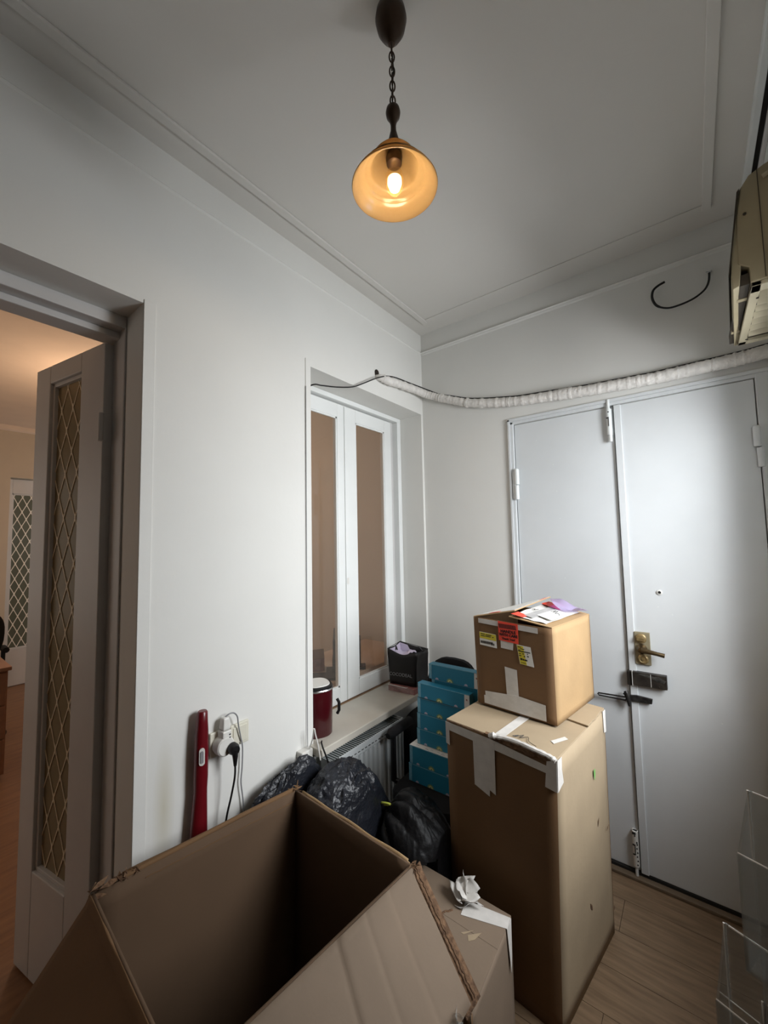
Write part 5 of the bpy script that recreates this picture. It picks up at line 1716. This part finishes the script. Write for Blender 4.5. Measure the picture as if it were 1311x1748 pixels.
part('louver_frame', MB().box((1.500, AY0 + 0.004, AZ0 - 0.012), (1.521, AY1 - 0.004, AZ0)).box((1.500, AY0 + 0.004, AZ0 - 0.012), (1.610, AY0 + 0.045, AZ0)).box((1.500, AY1 - 0.03, AZ0 - 0.012), (1.610, AY1 - 0.004, AZ0)), m_acpale, ac, bev=0.0015)
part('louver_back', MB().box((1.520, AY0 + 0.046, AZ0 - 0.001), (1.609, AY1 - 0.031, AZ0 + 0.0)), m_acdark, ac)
for i in range(7):
    yy = AY0 + 0.062 + i * 0.048
    part('louver', MB().prism([(1.522, yy, AZ0 - 0.001), (1.522, yy + 0.016, AZ0 - 0.016), (1.522, yy + 0.020, AZ0 - 0.015), (1.522, yy + 0.005, AZ0 + 0.0)], (0.088, 0, 0)), m_acpale, ac)
for (xx, yy) in ((1.520, -0.60), (1.520, -0.285)):
    part('screw_hole', MB().disc((xx, yy, AZ0 - 0.012), (0, 0, -1), 0.0045, 0.001, 10), m_hole, ac)

# ================================================================== ACRYLIC LITERATURE RACK at the right
rk = thing('acrylic_rack', (1.46, -1.30, 0.0), 'clear acrylic tiered leaflet rack standing at the right edge', 'rack')
PH = R(22)
wv_, fv = V((cos(PH), -sin(PH), 0)), V((-sin(PH), -cos(PH), 0))


def pocket(org, zt, zb, depth, width, lipdrop, par):
    o_ = V(org)
    t = 0.003
    # left cheek: tall at the back, sloping to the front lip
    for s_ in (0.0, width):
        b_ = o_ + wv_ * s_
        poly = [b_ + V((0, 0, zb)), b_ + fv * depth + V((0, 0, zb)), b_ + fv * depth + V((0, 0, zt - lipdrop)), b_ + V((0, 0, zt))]
        part('cheek', MB().prism(poly, wv_ * t), m_acryl, par)
        part('cheek_edge', MB().tube([b_ + V((0, 0, zt)), b_ + V((0, 0, zt - (zt - zb) * 0.45))], 0.0014, 6), m_acedge, par)
    part('back_sheet', MB().prism([o_ + V((0, 0, zb)), o_ + wv_ * width + V((0, 0, zb)), o_ + wv_ * width + V((0, 0, zt)), o_ + V((0, 0, zt))], -fv * t), m_acryl, par)
    part('sheet_edge', MB().tube([o_ + wv_ * 0.006 + V((0, 0, zt)), o_ + wv_ * width + V((0, 0, zt))], 0.0013, 6), m_acedge, par)
    f0 = o_ + fv * depth
    part('front_sheet', MB().prism([f0 + V((0, 0, zb)), f0 + wv_ * width + V((0, 0, zb)), f0 + wv_ * width + V((0, 0, zt - lipdrop)), f0 + V((0, 0, zt - lipdrop))], fv * t), m_acryl, par)
    part('sheet_edge', MB().tube([f0 + V((0, 0, zt - lipdrop)), f0 + wv_ * width + V((0, 0, zt - lipdrop))], 0.0010, 6), m_acedge, par)
    part('pocket_floor', MB().prism([o_ + V((0, 0, zb)), f0 + V((0, 0, zb)), f0 + wv_ * width + V((0, 0, zb)), o_ + wv_ * width + V((0, 0, zb))], (0, 0, t)), m_acryl, par)


pocket((1.377, -1.300, 0), 1.112, 0.880, 0.050, 0.215, 0.072, rk)
pocket((1.372, -1.362, 0), 0.860, 0.640, 0.050, 0.215, 0.072, rk)
pocket((1.336, -1.330, 0), 0.920, 0.560, 0.040, 0.205, 0.085, rk)
part('sheet_edge', MB().tube([V((1.336, -1.330, 0.812)), V((1.336, -1.330, 0.812)) + wv_ * 0.20], 0.0010, 6), m_acedge, rk)
pocket((1.345, -1.375, 0), 0.64, 0.36, 0.050, 0.215, 0.072, rk)
part('white_card', MB().prism([V((1.408, -1.322, 1.010)), V((1.424, -1.328, 1.004)), V((1.418, -1.326, 0.935)), V((1.409, -1.322, 0.925))], fv * 0.001), m_white, rk)
part('spine', MB().prism([V((1.377, -1.296, 0.02)), V((1.377, -1.296, 0.02)) + wv_ * 0.215, V((1.377, -1.296, 0.88)) + wv_ * 0.215, V((1.377, -1.296, 0.88))], -fv * 0.004), m_acryl, rk)
part('base', MB().prism([V((1.330, -1.42, 0.0)), V((1.330, -1.42, 0.0)) + wv_ * 0.23, V((1.395, -1.24, 0.0)) + wv_ * 0.21, V((1.395, -1.24, 0.0))], (0, 0, 0.02)), m_black, rk)
